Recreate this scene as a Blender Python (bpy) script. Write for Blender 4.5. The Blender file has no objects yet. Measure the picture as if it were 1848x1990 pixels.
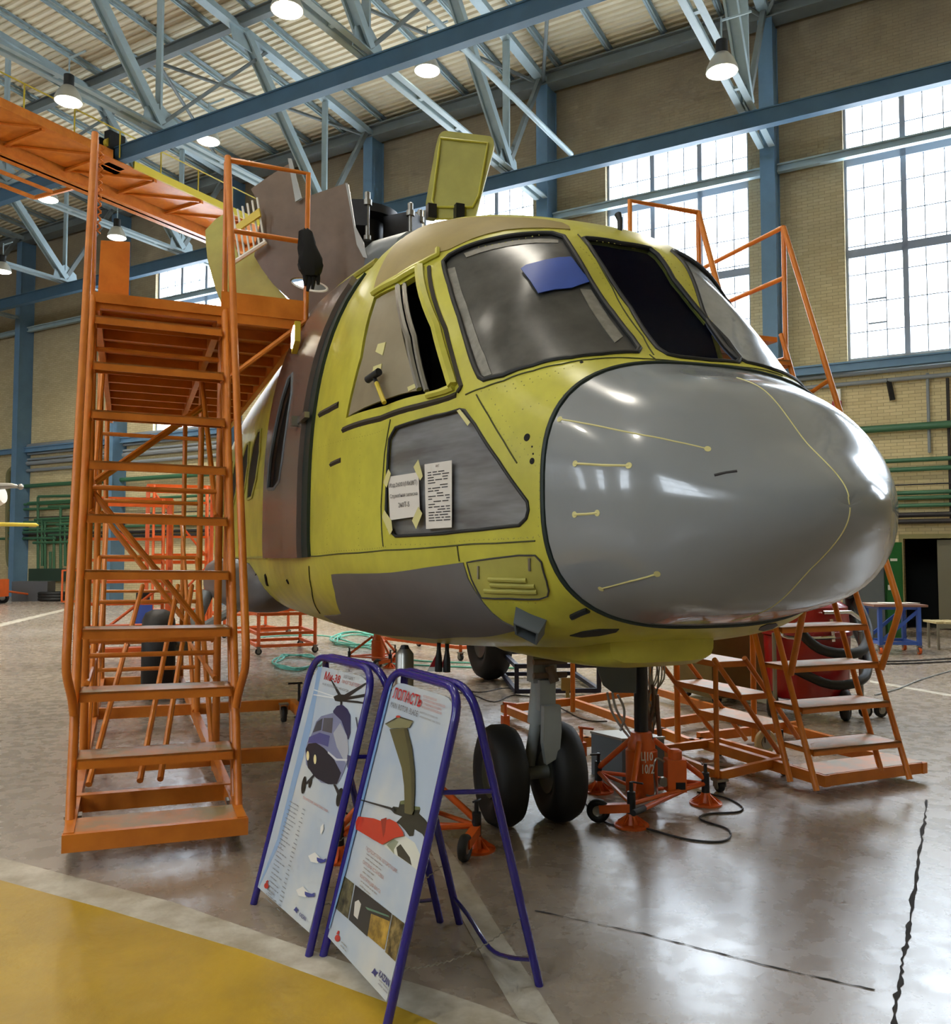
import bpy, bmesh, math, random
import numpy as np
from mathutils import Vector, Matrix
from mathutils.geometry import delaunay_2d_cdt
random.seed(7)
COL = bpy.context.scene.collection
# ---------------------------------------------------------------- camera calibration
F, CX, CY, HOR, HC = 1690.0, 924.0, 995.0, 1083.0, 1.6
PIT = math.atan((HOR - CY) / F)
CP, SP = math.cos(PIT), math.sin(PIT)
CAM = np.array([0.0, 0.0, HC])
def ray(px, py):
    x, y = (px - CX) / F, -(py - CY) / F
    return np.array([x, CP - y * SP, SP + y * CP])
def proj(P):
    P = np.asarray(P, float) - CAM
    d = P[..., 1] * CP + P[..., 2] * SP
    y = -P[..., 1] * SP + P[..., 2] * CP
    return np.stack([CX + F * P[..., 0] / d, CY - F * y / d], -1)
def at_y(px, py, Y):
    r = ray(px, py); return CAM + r * (Y / r[1])
def at_z(px, py, z=0.0):
    r = ray(px, py); return CAM + r * ((z - HC) / r[2])
def on_plane(px, py, P0, n):
    r = ray(px, py); return CAM + r * (np.dot(np.asarray(P0) - CAM, n) / np.dot(r, n))
# hall frame: u runs along the window wall (away to the left), v towards that wall
_fp = F / CP
D1 = np.array([-2000 - CX, _fp, 0.0]); D1 /= np.linalg.norm(D1)
D2 = np.array([D1[1], -D1[0], 0.0])
_Z0 = 6 * D1[1] / 0.1473
C0 = np.array([(1518 - CX) / F * _Z0, _Z0, 0.0])
def hall(u, v, z): return C0 + D1 * u + D2 * v + np.array([0, 0, z])
def to_hall(P):
    q = np.asarray(P) - C0; return np.array([q @ D1, q @ D2, q[2]])
# helicopter frame: k forward from the nose gear, l to starboard, z up
PHI = math.radians(20.6)
FW = np.array([math.sin(PHI), -math.cos(PHI), 0.0])
ST = np.array([-math.cos(PHI), -math.sin(PHI), 0.0])
UP = np.array([0.0, 0.0, 1.0])
G0 = np.array([0.317, 5.345, 0.0])
def heli(k, l, z): return G0 + FW * k + ST * l + UP * z
def to_heli(P):
    q = np.asarray(P) - G0; return np.array([q @ FW, q @ ST, q[2]])

# ---------------------------------------------------------------- materials
def srgb(r, g, b):
    f = lambda c: (c / 255) / 12.92 if c / 255 <= 0.04045 else ((c / 255 + 0.055) / 1.055) ** 2.4
    return (f(r), f(g), f(b), 1.0)
def mat(name, col, rough=0.5, metal=0.0, noise=0.0, scale=6.0, col2=None, bump=0.0, bscale=40.0,
        emit=None, estr=0.0, coat=0.0, spec=0.5, detail=4.0, stretch=None):
    m = bpy.data.materials.new(name); m.use_nodes = True
    nt = m.node_tree; b = nt.nodes['Principled BSDF']
    c = srgb(*col)
    b.inputs['Base Color'].default_value = c
    b.inputs['Roughness'].default_value = rough
    b.inputs['Metallic'].default_value = metal
    b.inputs['Specular IOR Level'].default_value = spec
    if coat: 
        b.inputs['Coat Weight'].default_value = coat; b.inputs['Coat Roughness'].default_value = 0.06
    if noise > 0 or col2:
        tc = nt.nodes.new('ShaderNodeTexCoord'); n = nt.nodes.new('ShaderNodeTexNoise')
        n.inputs['Scale'].default_value = scale; n.inputs['Detail'].default_value = detail
        n.inputs['Roughness'].default_value = 0.62
        r = nt.nodes.new('ShaderNodeValToRGB')
        r.color_ramp.elements[0].position = 0.36; r.color_ramp.elements[1].position = 0.66
        c2 = srgb(*col2) if col2 else tuple(x * (1 - noise) for x in c[:3]) + (1,)
        r.color_ramp.elements[0].color = c2; r.color_ramp.elements[1].color = c
        mp = nt.nodes.new('ShaderNodeMapping'); mp.inputs['Scale'].default_value = stretch or (1, 1, 1)
        nt.links.new(tc.outputs['Object'], mp.inputs['Vector']); nt.links.new(mp.outputs['Vector'], n.inputs['Vector']); nt.links.new(n.outputs['Fac'], r.inputs['Fac'])
        nt.links.new(r.outputs['Color'], b.inputs['Base Color'])
    if bump > 0:
        tc2 = nt.nodes.new('ShaderNodeTexCoord'); n2 = nt.nodes.new('ShaderNodeTexNoise')
        n2.inputs['Scale'].default_value = bscale; n2.inputs['Detail'].default_value = 3
        bp = nt.nodes.new('ShaderNodeBump'); bp.inputs['Strength'].default_value = bump; bp.inputs['Distance'].default_value = 0.02
        nt.links.new(tc2.outputs['Object'], n2.inputs['Vector']); nt.links.new(n2.outputs['Fac'], bp.inputs['Height'])
        nt.links.new(bp.outputs['Normal'], b.inputs['Normal'])
    if emit:
        b.inputs['Emission Color'].default_value = srgb(*emit); b.inputs['Emission Strength'].default_value = estr
    return m
def glass_mat(name, tint, alpha, rough=0.05, film=None):
    """a thin pane: mostly clear, with a share (alpha) of a glossy film or tint"""
    m = bpy.data.materials.new(name); m.use_nodes = True
    nt = m.node_tree; b = nt.nodes['Principled BSDF']; out = nt.nodes['Material Output']
    b.inputs['Base Color'].default_value = srgb(*(film or tint)); b.inputs['Roughness'].default_value = rough
    t = nt.nodes.new('ShaderNodeBsdfTransparent'); t.inputs['Color'].default_value = srgb(*tint)
    mx = nt.nodes.new('ShaderNodeMixShader'); mx.inputs['Fac'].default_value = alpha
    nt.links.new(t.outputs[0], mx.inputs[1]); nt.links.new(b.outputs[0], mx.inputs[2]); nt.links.new(mx.outputs[0], out.inputs['Surface'])
    return m

# ---------------------------------------------------------------- mesh builder
def frame_of(d, hint=(0, 0, 1)):
    d = np.asarray(d, float); d = d / (np.linalg.norm(d) + 1e-12)
    h = np.asarray(hint, float)
    if abs(d @ h) > 0.97: h = np.array([1.0, 0, 0]) if abs(d[0]) < .9 else np.array([0, 1.0, 0])
    x = np.cross(h, d); x /= np.linalg.norm(x); y = np.cross(d, x)
    return x, y, d
class MB:
    def __init__(s): s.v = []; s.f = []; s.mi = []
    def add(s, vs, fs, mi=0):
        o = len(s.v); s.v += [tuple(map(float, p)) for p in vs]; s.f += [tuple(i + o for i in f) for f in fs]; s.mi += [mi] * len(fs); return s
    def box(s, c, ax, ay, az, mi=0):
        """box from centre and three half-axis vectors"""
        c, ax, ay, az = (np.asarray(t, float) for t in (c, ax, ay, az))
        vs = [c + i * ax + j * ay + k * az for k in (-1, 1) for j in (-1, 1) for i in (-1, 1)]
        return s.add(vs, [(0, 2, 3, 1), (4, 5, 7, 6), (0, 1, 5, 4), (2, 6, 7, 3), (0, 4, 6, 2), (1, 3, 7, 5)], mi)
    def bar(s, a, b, w, h, hint=(0, 0, 1), mi=0):
        """rectangular bar from a to b: w across, h along the hint"""
        a, b = np.asarray(a, float), np.asarray(b, float)
        x, y, d = frame_of(b - a, hint)
        return s.box((a + b) / 2, x * w / 2, y * h / 2, (b - a) / 2, mi)
    def tube(s, pts, r, n=10, closed=False, mi=0, caps=True):
        P = [np.asarray(p, float) for p in pts]; m = len(P); rr = r if hasattr(r, '__len__') else [r] * m
        vs = []; x = None
        for i in range(m):
            if closed: d = P[(i + 1) % m] - P[i - 1]
            else: d = P[min(i + 1, m - 1)] - P[max(i - 1, 0)]
            d = d / (np.linalg.norm(d) + 1e-12)
            if x is None: x, y, _ = frame_of(d)
            else:
                x = x - d * (x @ d); nx = np.linalg.norm(x)
                x = x / nx if nx > 1e-6 else frame_of(d)[0]
                y = np.cross(d, x)
            k = 1.0
            if 0 < i < m - 1 or closed:
                e1 = P[i] - P[i - 1]; e2 = P[(i + 1) % m] - P[i]
                cs = (e1 @ e2) / (np.linalg.norm(e1) * np.linalg.norm(e2) + 1e-12); k = 1 / max(.5, math.sqrt(max(0, (1 + cs) / 2)))
            for j in range(n):
                a = 2 * math.pi * j / n; vs.append(P[i] + (x * math.cos(a) + y * math.sin(a)) * rr[i])
        fs = []
        for i in range(m if closed else m - 1):
            i2 = (i + 1) % m
            for j in range(n): fs.append((i * n + j, i * n + (j + 1) % n, i2 * n + (j + 1) % n, i2 * n + j))
        if caps and not closed: fs += [tuple(range(n))[::-1], tuple((m - 1) * n + j for j in range(n))]
        return s.add(vs, fs, mi)
    def lathe(s, c, axis, prof, n=24, mi=0, hint=(0, 0, 1)):
        """prof: list of (along axis, radius)"""
        c = np.asarray(c, float); x, y, d = frame_of(axis, hint)
        vs = []; m = len(prof)
        for t, r in prof:
            for j in range(n):
                a = 2 * math.pi * j / n; vs.append(c + d * t + (x * math.cos(a) + y * math.sin(a)) * max(r, 1e-4))
        fs = [(i * n + j, i * n + (j + 1) % n, (i + 1) * n + (j + 1) % n, (i + 1) * n + j) for i in range(m - 1) for j in range(n)]
        fs += [tuple(range(n))[::-1], tuple((m - 1) * n + j for j in range(n))]
        return s.add(vs, fs, mi)
    def sphere(s, c, r, nu=14, nv=9, sc=(1, 1, 1), mi=0):
        c = np.asarray(c, float); vs = []
        for i in range(nv + 1):
            t = math.pi * i / nv
            for j in range(nu):
                a = 2 * math.pi * j / nu
                vs.append(c + np.array([sc[0] * math.sin(t) * math.cos(a), sc[1] * math.sin(t) * math.sin(a), sc[2] * math.cos(t)]) * r)
        return s.add(vs, [(i * nu + j, (i + 1) * nu + j, (i + 1) * nu + (j + 1) % nu, i * nu + (j + 1) % nu) for i in range(nv) for j in range(nu)], mi)
    def prism(s, poly, n, t, mi=0):
        """planar polygon (3D points) given thickness t along -n"""
        n = np.asarray(n, float); n = n / np.linalg.norm(n); P = [np.asarray(p, float) for p in poly]; m = len(P)
        nn = sum((np.cross(P[i] - P[0], P[(i + 1) % m] - P[0]) for i in range(m)), np.zeros(3))
        if nn @ n < 0: P = P[::-1]
        vs = P + [p - n * t for p in P]
        fs = [tuple(range(m)), tuple(range(2 * m - 1, m - 1, -1))] + [(i, i + m, (i + 1) % m + m, (i + 1) % m) for i in range(m)]
        return s.add(vs, fs, mi)
    def build(s, name, mats, parent=None, smooth=False, world_origin=None):
        me = bpy.data.meshes.new(name)
        org = np.zeros(3)
        if world_origin is not None: org = np.asarray(world_origin, float)
        elif parent is not None: org = np.array(parent.matrix_world.translation)
        elif s.v:
            a = np.array(s.v); org = (a.min(0) + a.max(0)) / 2; org[2] = a[:, 2].min()
        me.from_pydata([tuple(np.asarray(v) - org) for v in s.v], [], s.f)
        mats = mats if isinstance(mats, (list, tuple)) else [mats]
        for m in mats: me.materials.append(m)
        if len(mats) > 1:
            me.polygons.foreach_set('material_index', s.mi)
        if smooth: me.polygons.foreach_set('use_smooth', [True] * len(me.polygons))
        me.update()
        if smooth:
            try: me.set_sharp_from_angle(angle=math.radians(42))
            except Exception: pass
        o = bpy.data.objects.new(name, me); COL.objects.link(o)
        if parent is None: o.location = tuple(org); o.matrix_world = Matrix.Translation(Vector(org))
        else:
            o.parent = parent; po = np.array(parent.matrix_world.translation)
            o.location = tuple(org - po); o.matrix_world = Matrix.Translation(Vector(org))
        return o
def tag(o, label=None, cat=None, group=None, kind=None):
    if label: o['label'] = label
    if cat: o['category'] = cat
    if group: o['group'] = group
    if kind: o['kind'] = kind
    return o
def thing(name, loc, label, cat, group=None):
    o = bpy.data.objects.new(name, None); COL.objects.link(o)
    o.empty_display_size = 0.2
    o.location = tuple(map(float, loc)); o.matrix_world = Matrix.Translation(Vector(tuple(map(float, loc))))
    return tag(o, label, cat, group)
def rim(pts, k=1):  # closed polyline resample / smooth (Catmull)
    return pts
def smooth_line(pts, n=8, closed=False):
    P = [np.asarray(p, float) for p in pts]; m = len(P); out = []
    for i in range(m if closed else m - 1):
        if closed: p0, p1, p2, p3 = P[i - 1], P[i], P[(i + 1) % m], P[(i + 2) % m]
        else: p0, p1, p2, p3 = P[max(i - 1, 0)], P[i], P[i + 1], P[min(i + 2, m - 1)]
        for j in range(n):
            t = j / n
            out.append(.5 * ((2 * p1) + (-p0 + p2) * t + (2 * p0 - 5 * p1 + 4 * p2 - p3) * t * t + (-p0 + 3 * p1 - 3 * p2 + p3) * t ** 3))
    if not closed: out.append(P[-1])
    return out
def round_poly(pts, r, n=5):
    """round the corners of a closed polygon (points of any dimension)"""
    P = [np.asarray(p, float) for p in pts]; m = len(P); out = []
    rs = r if hasattr(r, '__len__') else [r] * m
    for i in range(m):
        a, b, c = P[i - 1], P[i], P[(i + 1) % m]
        la, lc = np.linalg.norm(a - b), np.linalg.norm(c - b)
        d = min(rs[i], la * .45, lc * .45)
        if d < 1e-6: out.append(b); continue
        p, q = b + (a - b) / la * d, b + (c - b) / lc * d
        for j in range(n + 1):
            t = j / n; out.append((1 - t) ** 2 * p + 2 * t * (1 - t) * b + t * t * q)
    return out
M = {}
M['primer'] = mat('primer_yellow_green', (204, 198, 72), .34, noise=.16, scale=3.0, bump=.04, bscale=14, col2=(180, 174, 62))
M['primer_dull'] = mat('primer_matt', (172, 166, 78), .55, noise=.15, scale=5.0)
M['radome'] = mat('radome_grey', (138, 142, 146), .2, noise=.05, scale=2.0, coat=.5)
M['belly_grey'] = mat('belly_grey', (104, 102, 102), .42, noise=.12, scale=4.0)
M['brown'] = mat('brown_composite', (112, 92, 76), .5, noise=.2, scale=5.0)
M['tan'] = mat('tan_composite', (156, 136, 78), .55, noise=.14, scale=6.0)
M['door_film'] = mat('door_film', (112, 98, 90), .26, noise=.18, scale=4.0)
M['black_rubber'] = mat('black_rubber', (24, 26, 27), .55)
M['dark_green'] = mat('dark_green_seal', (24, 40, 36), .5)
M['tyre'] = mat('tyre_rubber', (22, 22, 23), .62, noise=.2, scale=12)
M['interior'] = mat('cockpit_lining', (42, 46, 66), .7)
M['seat'] = mat('seat_fabric', (44, 46, 56), .8)
M['steel'] = mat('bare_steel', (150, 148, 142), .32, metal=.8)
M['gear_grey'] = mat('gear_grey_paint', (150, 154, 150), .4, noise=.1, scale=8)
M['dark_steel'] = mat('dark_steel', (52, 52, 54), .4, metal=.6, noise=.2, scale=10)
M['orange'] = mat('orange_paint', (216, 128, 42), .36, noise=.16, scale=5.0, col2=(198, 110, 32))
M['tread'] = mat('worn_tread', (206, 128, 66), .42, noise=.3, scale=4.5, col2=(150, 134, 96))
M['orange_red'] = mat('orange_red_paint', (222, 98, 34), .36, noise=.16, scale=6.0)
M['steel_blue'] = mat('column_blue', (104, 140, 170), .5, noise=.12, scale=2.0)
M['beam_blue'] = mat('beam_blue', (66, 100, 126), .5, noise=.12, scale=2.0)
M['truss'] = mat('truss_blue_grey', (162, 182, 188), .48, noise=.12, scale=2.5)
M['truss_dark'] = mat('purlin_grey', (116, 124, 124), .55, noise=.1, scale=2.5)
M['deck'] = mat('roof_deck_cream', (238, 226, 196), .6, noise=.08, scale=1.0)
M['white_paint'] = mat('white_paint', (226, 224, 216), .4)
M['navy'] = mat('sign_tube_navy', (34, 24, 128), .24, coat=.4)
M['pale_yellow'] = mat('pale_yellow', (214, 190, 60), .45)
M['paper'] = mat('paper_white', (222, 216, 208), .7)
M['masking'] = mat('masking_tape', (214, 206, 142), .65)
M['ink'] = mat('ink_dark', (60, 58, 60), .8)
M['black'] = mat('black_cloth', (14, 14, 16), .85)
M['chrome'] = mat('chrome', (210, 210, 210), .12, metal=1.0)
M['red'] = mat('red_enamel', (160, 20, 26), .3, coat=.4)
M['green_pipe'] = mat('green_pipe', (62, 108, 78), .4)
M['dark_pipe'] = mat('dark_pipe', (44, 40, 40), .5)
M['grey_pipe'] = mat('grey_pipe', (140, 146, 150), .5)
M['cyan_hose'] = mat('cyan_hose', (110, 200, 184), .45)
M['blue_paint'] = mat('blue_enamel', (58, 96, 190), .4)
M['green_paint'] = mat('green_enamel', (20, 96, 40), .45)
M['slate'] = mat('slate_grey', (96, 104, 110), .5)
M['wood'] = mat('pale_wood', (206, 190, 142), .55, noise=.12, scale=9)
M['lamp_on'] = mat('lamp_glow', (255, 255, 250), .4, emit=(255, 244, 222), estr=14.0)
# ================================================================ the hall
def hall_mat(name, kind):
    m = bpy.data.materials.new(name); m.use_nodes = True
    nt = m.node_tree; b = nt.nodes['Principled BSDF']; L = nt.links
    g = nt.nodes.new('ShaderNodeNewGeometry')
    du = nt.nodes.new('ShaderNodeVectorMath'); du.operation = 'DOT_PRODUCT'; du.inputs[1].default_value = tuple(D1)
    sx = nt.nodes.new('ShaderNodeSeparateXYZ'); cb = nt.nodes.new('ShaderNodeCombineXYZ')
    L.new(g.outputs['Position'], du.inputs[0]); L.new(g.outputs['Position'], sx.inputs[0])
    L.new(du.outputs['Value'], cb.inputs[0]); L.new(sx.outputs['Z'], cb.inputs[1])
    if kind == 'brick':
        br = nt.nodes.new('ShaderNodeTexBrick')
        br.inputs['Scale'].default_value = 1.0; br.inputs['Brick Width'].default_value = .26; br.inputs['Row Height'].default_value = .078
        br.inputs['Mortar Size'].default_value = .006; br.inputs['Mortar Smooth'].default_value = .4
        br.inputs['Color1'].default_value = srgb(222, 206, 160); br.inputs['Color2'].default_value = srgb(208, 190, 144)
        br.inputs['Mortar'].default_value = srgb(168, 152, 116)
        L.new(cb.outputs[0], br.inputs['Vector'])
        n = nt.nodes.new('ShaderNodeTexNoise'); n.inputs['Scale'].default_value = .7; n.inputs['Detail'].default_value = 6; n.inputs['Roughness'].default_value = .7
        L.new(g.outputs['Position'], n.inputs['Vector'])
        # brown-grey tint, stronger up the brickwork and broken into noise patches
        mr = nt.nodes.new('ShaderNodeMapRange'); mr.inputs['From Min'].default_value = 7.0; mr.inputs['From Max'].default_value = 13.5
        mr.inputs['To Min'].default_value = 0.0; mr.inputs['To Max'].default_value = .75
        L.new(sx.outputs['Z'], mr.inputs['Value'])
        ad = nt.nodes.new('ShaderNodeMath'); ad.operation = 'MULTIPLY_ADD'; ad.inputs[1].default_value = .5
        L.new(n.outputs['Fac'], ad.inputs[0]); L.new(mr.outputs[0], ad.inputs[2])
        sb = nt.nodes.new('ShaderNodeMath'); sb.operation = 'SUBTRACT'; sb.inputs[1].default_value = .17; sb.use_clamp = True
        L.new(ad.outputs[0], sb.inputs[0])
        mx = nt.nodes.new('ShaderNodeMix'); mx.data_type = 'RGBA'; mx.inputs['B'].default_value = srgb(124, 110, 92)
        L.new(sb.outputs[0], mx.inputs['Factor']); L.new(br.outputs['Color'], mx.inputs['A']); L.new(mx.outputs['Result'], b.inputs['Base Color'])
        bp = nt.nodes.new('ShaderNodeBump'); bp.inputs['Strength'].default_value = .35; bp.inputs['Distance'].default_value = .01; bp.invert = True
        L.new(br.outputs['Fac'], bp.inputs['Height']); L.new(bp.outputs['Normal'], b.inputs['Normal'])
        b.inputs['Roughness'].default_value = .8
    if kind == 'floor':
        n = nt.nodes.new('ShaderNodeTexNoise'); n.inputs['Scale'].default_value = .45; n.inputs['Detail'].default_value = 4; n.inputs['Roughness'].default_value = .5
        n2 = nt.nodes.new('ShaderNodeTexNoise'); n2.inputs['Scale'].default_value = 7; n2.inputs['Detail'].default_value = 4; n2.inputs['Roughness'].default_value = .55
        for q in (n, n2): L.new(g.outputs['Position'], q.inputs['Vector'])
        r = nt.nodes.new('ShaderNodeValToRGB'); e = r.color_ramp.elements
        e[0].position = .3; e[0].color = srgb(142, 127, 112); e[1].position = .72; e[1].color = srgb(166, 154, 141)
        ad = nt.nodes.new('ShaderNodeMath'); ad.operation = 'MULTIPLY_ADD'; ad.inputs[1].default_value = .12
        s2 = nt.nodes.new('ShaderNodeMath'); s2.operation = 'MULTIPLY'; s2.inputs[1].default_value = .88
        L.new(n.outputs['Fac'], s2.inputs[0]); L.new(n2.outputs['Fac'], ad.inputs[0]); L.new(s2.outputs[0], ad.inputs[2])
        L.new(ad.outputs[0], r.inputs['Fac']); L.new(r.outputs['Color'], b.inputs['Base Color'])
        mr = nt.nodes.new('ShaderNodeMapRange'); mr.inputs['From Min'].default_value = .35; mr.inputs['From Max'].default_value = .65
        mr.inputs['To Min'].default_value = .24; mr.inputs['To Max'].default_value = .31
        L.new(n2.outputs['Fac'], mr.inputs['Value']); L.new(mr.outputs[0], b.inputs['Roughness'])
        n3 = nt.nodes.new('ShaderNodeTexNoise'); n3.inputs['Scale'].default_value = 26; n3.inputs['Detail'].default_value = 3
        L.new(g.outputs['Position'], n3.inputs['Vector'])
        bp = nt.nodes.new('ShaderNodeBump'); bp.inputs['Strength'].default_value = .06; bp.inputs['Distance'].default_value = .006; b.inputs['Specular IOR Level'].default_value = .85
        L.new(n3.outputs['Fac'], bp.inputs['Height']); L.new(bp.outputs['Normal'], b.inputs['Normal'])
    return m
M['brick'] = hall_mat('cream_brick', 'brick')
M['floor'] = hall_mat('worn_concrete', 'floor')
M['floor_yellow'] = mat('floor_paint_yellow', (198, 162, 46), .42, noise=.2, scale=1.6, bump=.1, bscale=20, col2=(176, 144, 48))
M['floor_white'] = mat('floor_paint_white', (206, 200, 186), .5, noise=.16, scale=5, bump=.1, bscale=24, col2=(168, 158, 138))
M['pane'] = glass_mat('window_pane', (244, 248, 252), .12, .15)
U0, U1, VN, VF = -22.0, 46.0, -36.0, 0.62
def hbox(mb, u0, u1, v0, v1, z0, z1, mi=0):
    c = hall((u0 + u1) / 2, (v0 + v1) / 2, (z0 + z1) / 2)
    return mb.box(c, D2 * (v1 - v0) / 2, D1 * (u1 - u0) / 2, UP * (z1 - z0) / 2, mi)
def struct(o, **k): o['kind'] = 'structure'; return o
ROOF0, SLOPE = 15.36, .07
def roof_z(v): return ROOF0 - SLOPE * v if v > -18 else ROOF0 + SLOPE * 18 + SLOPE * (v + 18)
struct(hbox(MB(), U0, U1, VN - .5, VF + .5, -.3, 0).build('floor', M['floor']))
WT, WB = 12.45, 6.2
def win_wall(name, v0, v1, bays, z_top):
    mb = MB(); cur = U0
    for (a, b) in sorted(bays):
        hbox(mb, cur, a, v0, v1, 0, z_top)
        hbox(mb, a, b, v0, v1, 0, WB); hbox(mb, a, b, v0, v1, WT, z_top); cur = b
    hbox(mb, cur, U1, v0, v1, 0, z_top)
    return mb
far_bays = [(6 * n + .75, 6 * n + 4.55) for n in (-3, -2, -1, 0, 1, 2, 3)]
# wall with a doorway in the first visible bay
wm = win_wall('wall_far', VF, VF + .5, far_bays, 15.7)
DU0, DU1, DZ = -5.2, -2.53, 2.02
# cut the doorway: rebuild the bay under the window as three blocks
def replace_block(mb, a, b):
    # drop the sill block of the bay (a, b) and rebuild it around the door opening
    keep_v, keep_f = [], []
    for i in range(0, len(mb.v), 8):
        blk = np.array(mb.v[i:i + 8]); h = np.array([to_hall(p) for p in blk])
        if abs(h[:, 0].min() - a) < .01 and abs(h[:, 0].max() - b) < .01 and h[:, 2].min() < .01: continue
        keep_v.append(blk)
    n = MB()
    for blk in keep_v: n.add(blk, [(0, 2, 3, 1), (4, 5, 7, 6), (0, 1, 5, 4), (2, 6, 7, 3), (0, 4, 6, 2), (1, 3, 7, 5)])
    hbox(n, a, DU0, VF, VF + .5, 0, WB); hbox(n, DU1, b, VF, VF + .5, 0, WB); hbox(n, DU0, DU1, VF, VF + .5, DZ, WB)
    return n
wm = replace_block(wm, *far_bays[2])
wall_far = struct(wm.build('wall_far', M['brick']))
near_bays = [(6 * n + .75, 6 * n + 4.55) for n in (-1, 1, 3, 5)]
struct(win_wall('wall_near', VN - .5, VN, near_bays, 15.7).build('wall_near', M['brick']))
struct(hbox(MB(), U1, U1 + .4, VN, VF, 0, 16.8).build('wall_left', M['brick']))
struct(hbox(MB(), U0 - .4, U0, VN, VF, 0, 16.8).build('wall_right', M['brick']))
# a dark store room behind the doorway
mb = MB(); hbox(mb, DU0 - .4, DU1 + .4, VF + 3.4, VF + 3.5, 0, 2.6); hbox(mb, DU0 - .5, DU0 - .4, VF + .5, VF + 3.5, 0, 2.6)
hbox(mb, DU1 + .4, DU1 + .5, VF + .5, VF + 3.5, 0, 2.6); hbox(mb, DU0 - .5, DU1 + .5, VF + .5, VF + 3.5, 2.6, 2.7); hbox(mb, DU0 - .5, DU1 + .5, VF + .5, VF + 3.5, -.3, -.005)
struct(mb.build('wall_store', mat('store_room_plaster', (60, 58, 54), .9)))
mb = MB(); hbox(mb, -5.15, -3.2, VF + .12, VF + .17, .02, DZ - .03)
door = struct(mb.build('door_1', mat('door_olive', (112, 108, 88), .55)))
mb = MB()
for a, b, z0, z1 in ((DU0 - .09, DU1 + .09, DZ, DZ + .1), (DU0 - .09, DU0, 0, DZ), (DU1, DU1 + .09, 0, DZ)): hbox(mb, a, b, VF - .03, VF + .1, z0, z1)
mb.build('door_frame', mat('door_frame_olive', (128, 120, 74), .6), door)
# windows
wi = 0
M['sash'] = mat('sash_grey_blue', (150, 160, 176), .6)
for (bays, vw, sgn) in ((far_bays, VF + .2, 1), (near_bays, VN - .2, -1)):
    for (a, b) in bays:
        wi += 1; mb = MB(); w = (b - a) / 3
        for q in range(4): hbox(mb, a + q * w - .06, a + q * w + .06, vw - .06, vw + .06, WB, WT)
        for z, h in ((WB, .08), (8.78, .1), (11.0, .1), (WT, .08)): hbox(mb, a, b, vw - .06, vw + .06, z - h, z + h)
        if sgn > 0:
            for q in range(3):
                for s in (.333, .667): hbox(mb, a + (q + s) * w - .012, a + (q + s) * w + .012, vw - .02, vw + .02, WB, WT)
            for k in range(1, 9):
                z = WB + k * .69; hbox(mb, a, b, vw - .02, vw + .02, z - .011, z + .011)
            for q, s in ((2, .33), (0, .33)):
                hbox(mb, a + q * w + .42, a + q * w + .82, vw - .03, vw + .03, 7.05, 7.09); hbox(mb, a + q * w + .42, a + q * w + .82, vw - .03, vw + .03, 7.62, 7.66)
        fr = struct(mb.build('window_%d' % wi, M['sash']))
        g = MB(); hbox(g, a, b, vw + sgn * .065, vw + sgn * .075, WB, WT); g.build('glazing', M['pane'], fr)
        la = bpy.data.lights.new('daylight_portal', 'AREA'); la.shape = 'RECTANGLE'; la.size = b - a; la.size_y = WT - WB
        la.cycles.is_portal = True
        lo = bpy.data.objects.new('daylight_portal', la); COL.objects.link(lo)
        c = hall((a + b) / 2, vw + sgn * .35, (WT + WB) / 2); zax = Vector(tuple(D2 * sgn)); xax = Vector(tuple(D1)); yax = zax.cross(xax)
        lo.matrix_world = Matrix(((xax.x, yax.x, zax.x, c[0]), (xax.y, yax.y, zax.y, c[1]), (xax.z, yax.z, zax.z, c[2]), (0, 0, 0, 1)))
# roof deck: corrugations run along the hall
mb = MB(); vs = []; pitch = .2; v = VF + .5; rows = []
while v > VN - .5:
    for k, dz in ((0, 0), (.06, 0), (.1, .045), (.16, .045)): rows.append((v - k, dz))
    v -= pitch
for (vv, dz) in rows:
    z = roof_z(vv) + dz; vs += [hall(U0, vv, z), hall(U1, vv, z)]
for (vv, dz) in rows:
    z = roof_z(vv) + dz + .03; vs += [hall(U0, vv, z), hall(U1, vv, z)]
n = len(rows); fs = [(2 * i, 2 * i + 1, 2 * i + 3, 2 * i + 2) for i in range(n - 1)] + [(2 * n + 2 * i, 2 * n + 2 * i + 2, 2 * n + 2 * i + 3, 2 * n + 2 * i + 1) for i in range(n - 1)]
mb.add(vs, fs); ceiling = struct(mb.build('ceiling', M['deck']))
# secondary rafters under the deck, purlins carrying them
VB = -18.0
for i in range(int((U1 - U0) / 1.5)):
    u = U0 + .75 + i * 1.5
    if not -7 < u < 38: continue
    mb = MB()
    for (z0, h, w) in ((-.02, .02, .11), (-.1, .14, .02), (-.19, .02, .11)):
        mb.bar(hall(u, .35, roof_z(.35) + z0 - h / 2 + .02), hall(u, VB, roof_z(VB) + z0 - h / 2 + .02), w, h)
    mb.build('rafter', M['truss'], ceiling)
for v in (-5.5, -11.5, -17.5):
    z = roof_z(v) - .36
    mb = MB(); hbox(mb, -8, 38, v - .09, v + .09, z - .15, z - .12); hbox(mb, -8, 38, v - .02, v + .02, z - .13, z + .15); hbox(mb, -8, 38, v - .09, v + .09, z + .13, z + .16)
    mb.build('purlin', M['truss_dark'], ceiling)
mb = MB(); hbox(mb, -8, 38, .1, .34, 14.72, 15.02); hbox(mb, -8, 38, -.02, .46, 15.02, 15.06); hbox(mb, -8, 38, -.02, .46, 14.68, 14.72)
mb.build('eaves_beam', M['truss_dark'], ceiling)
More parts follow.
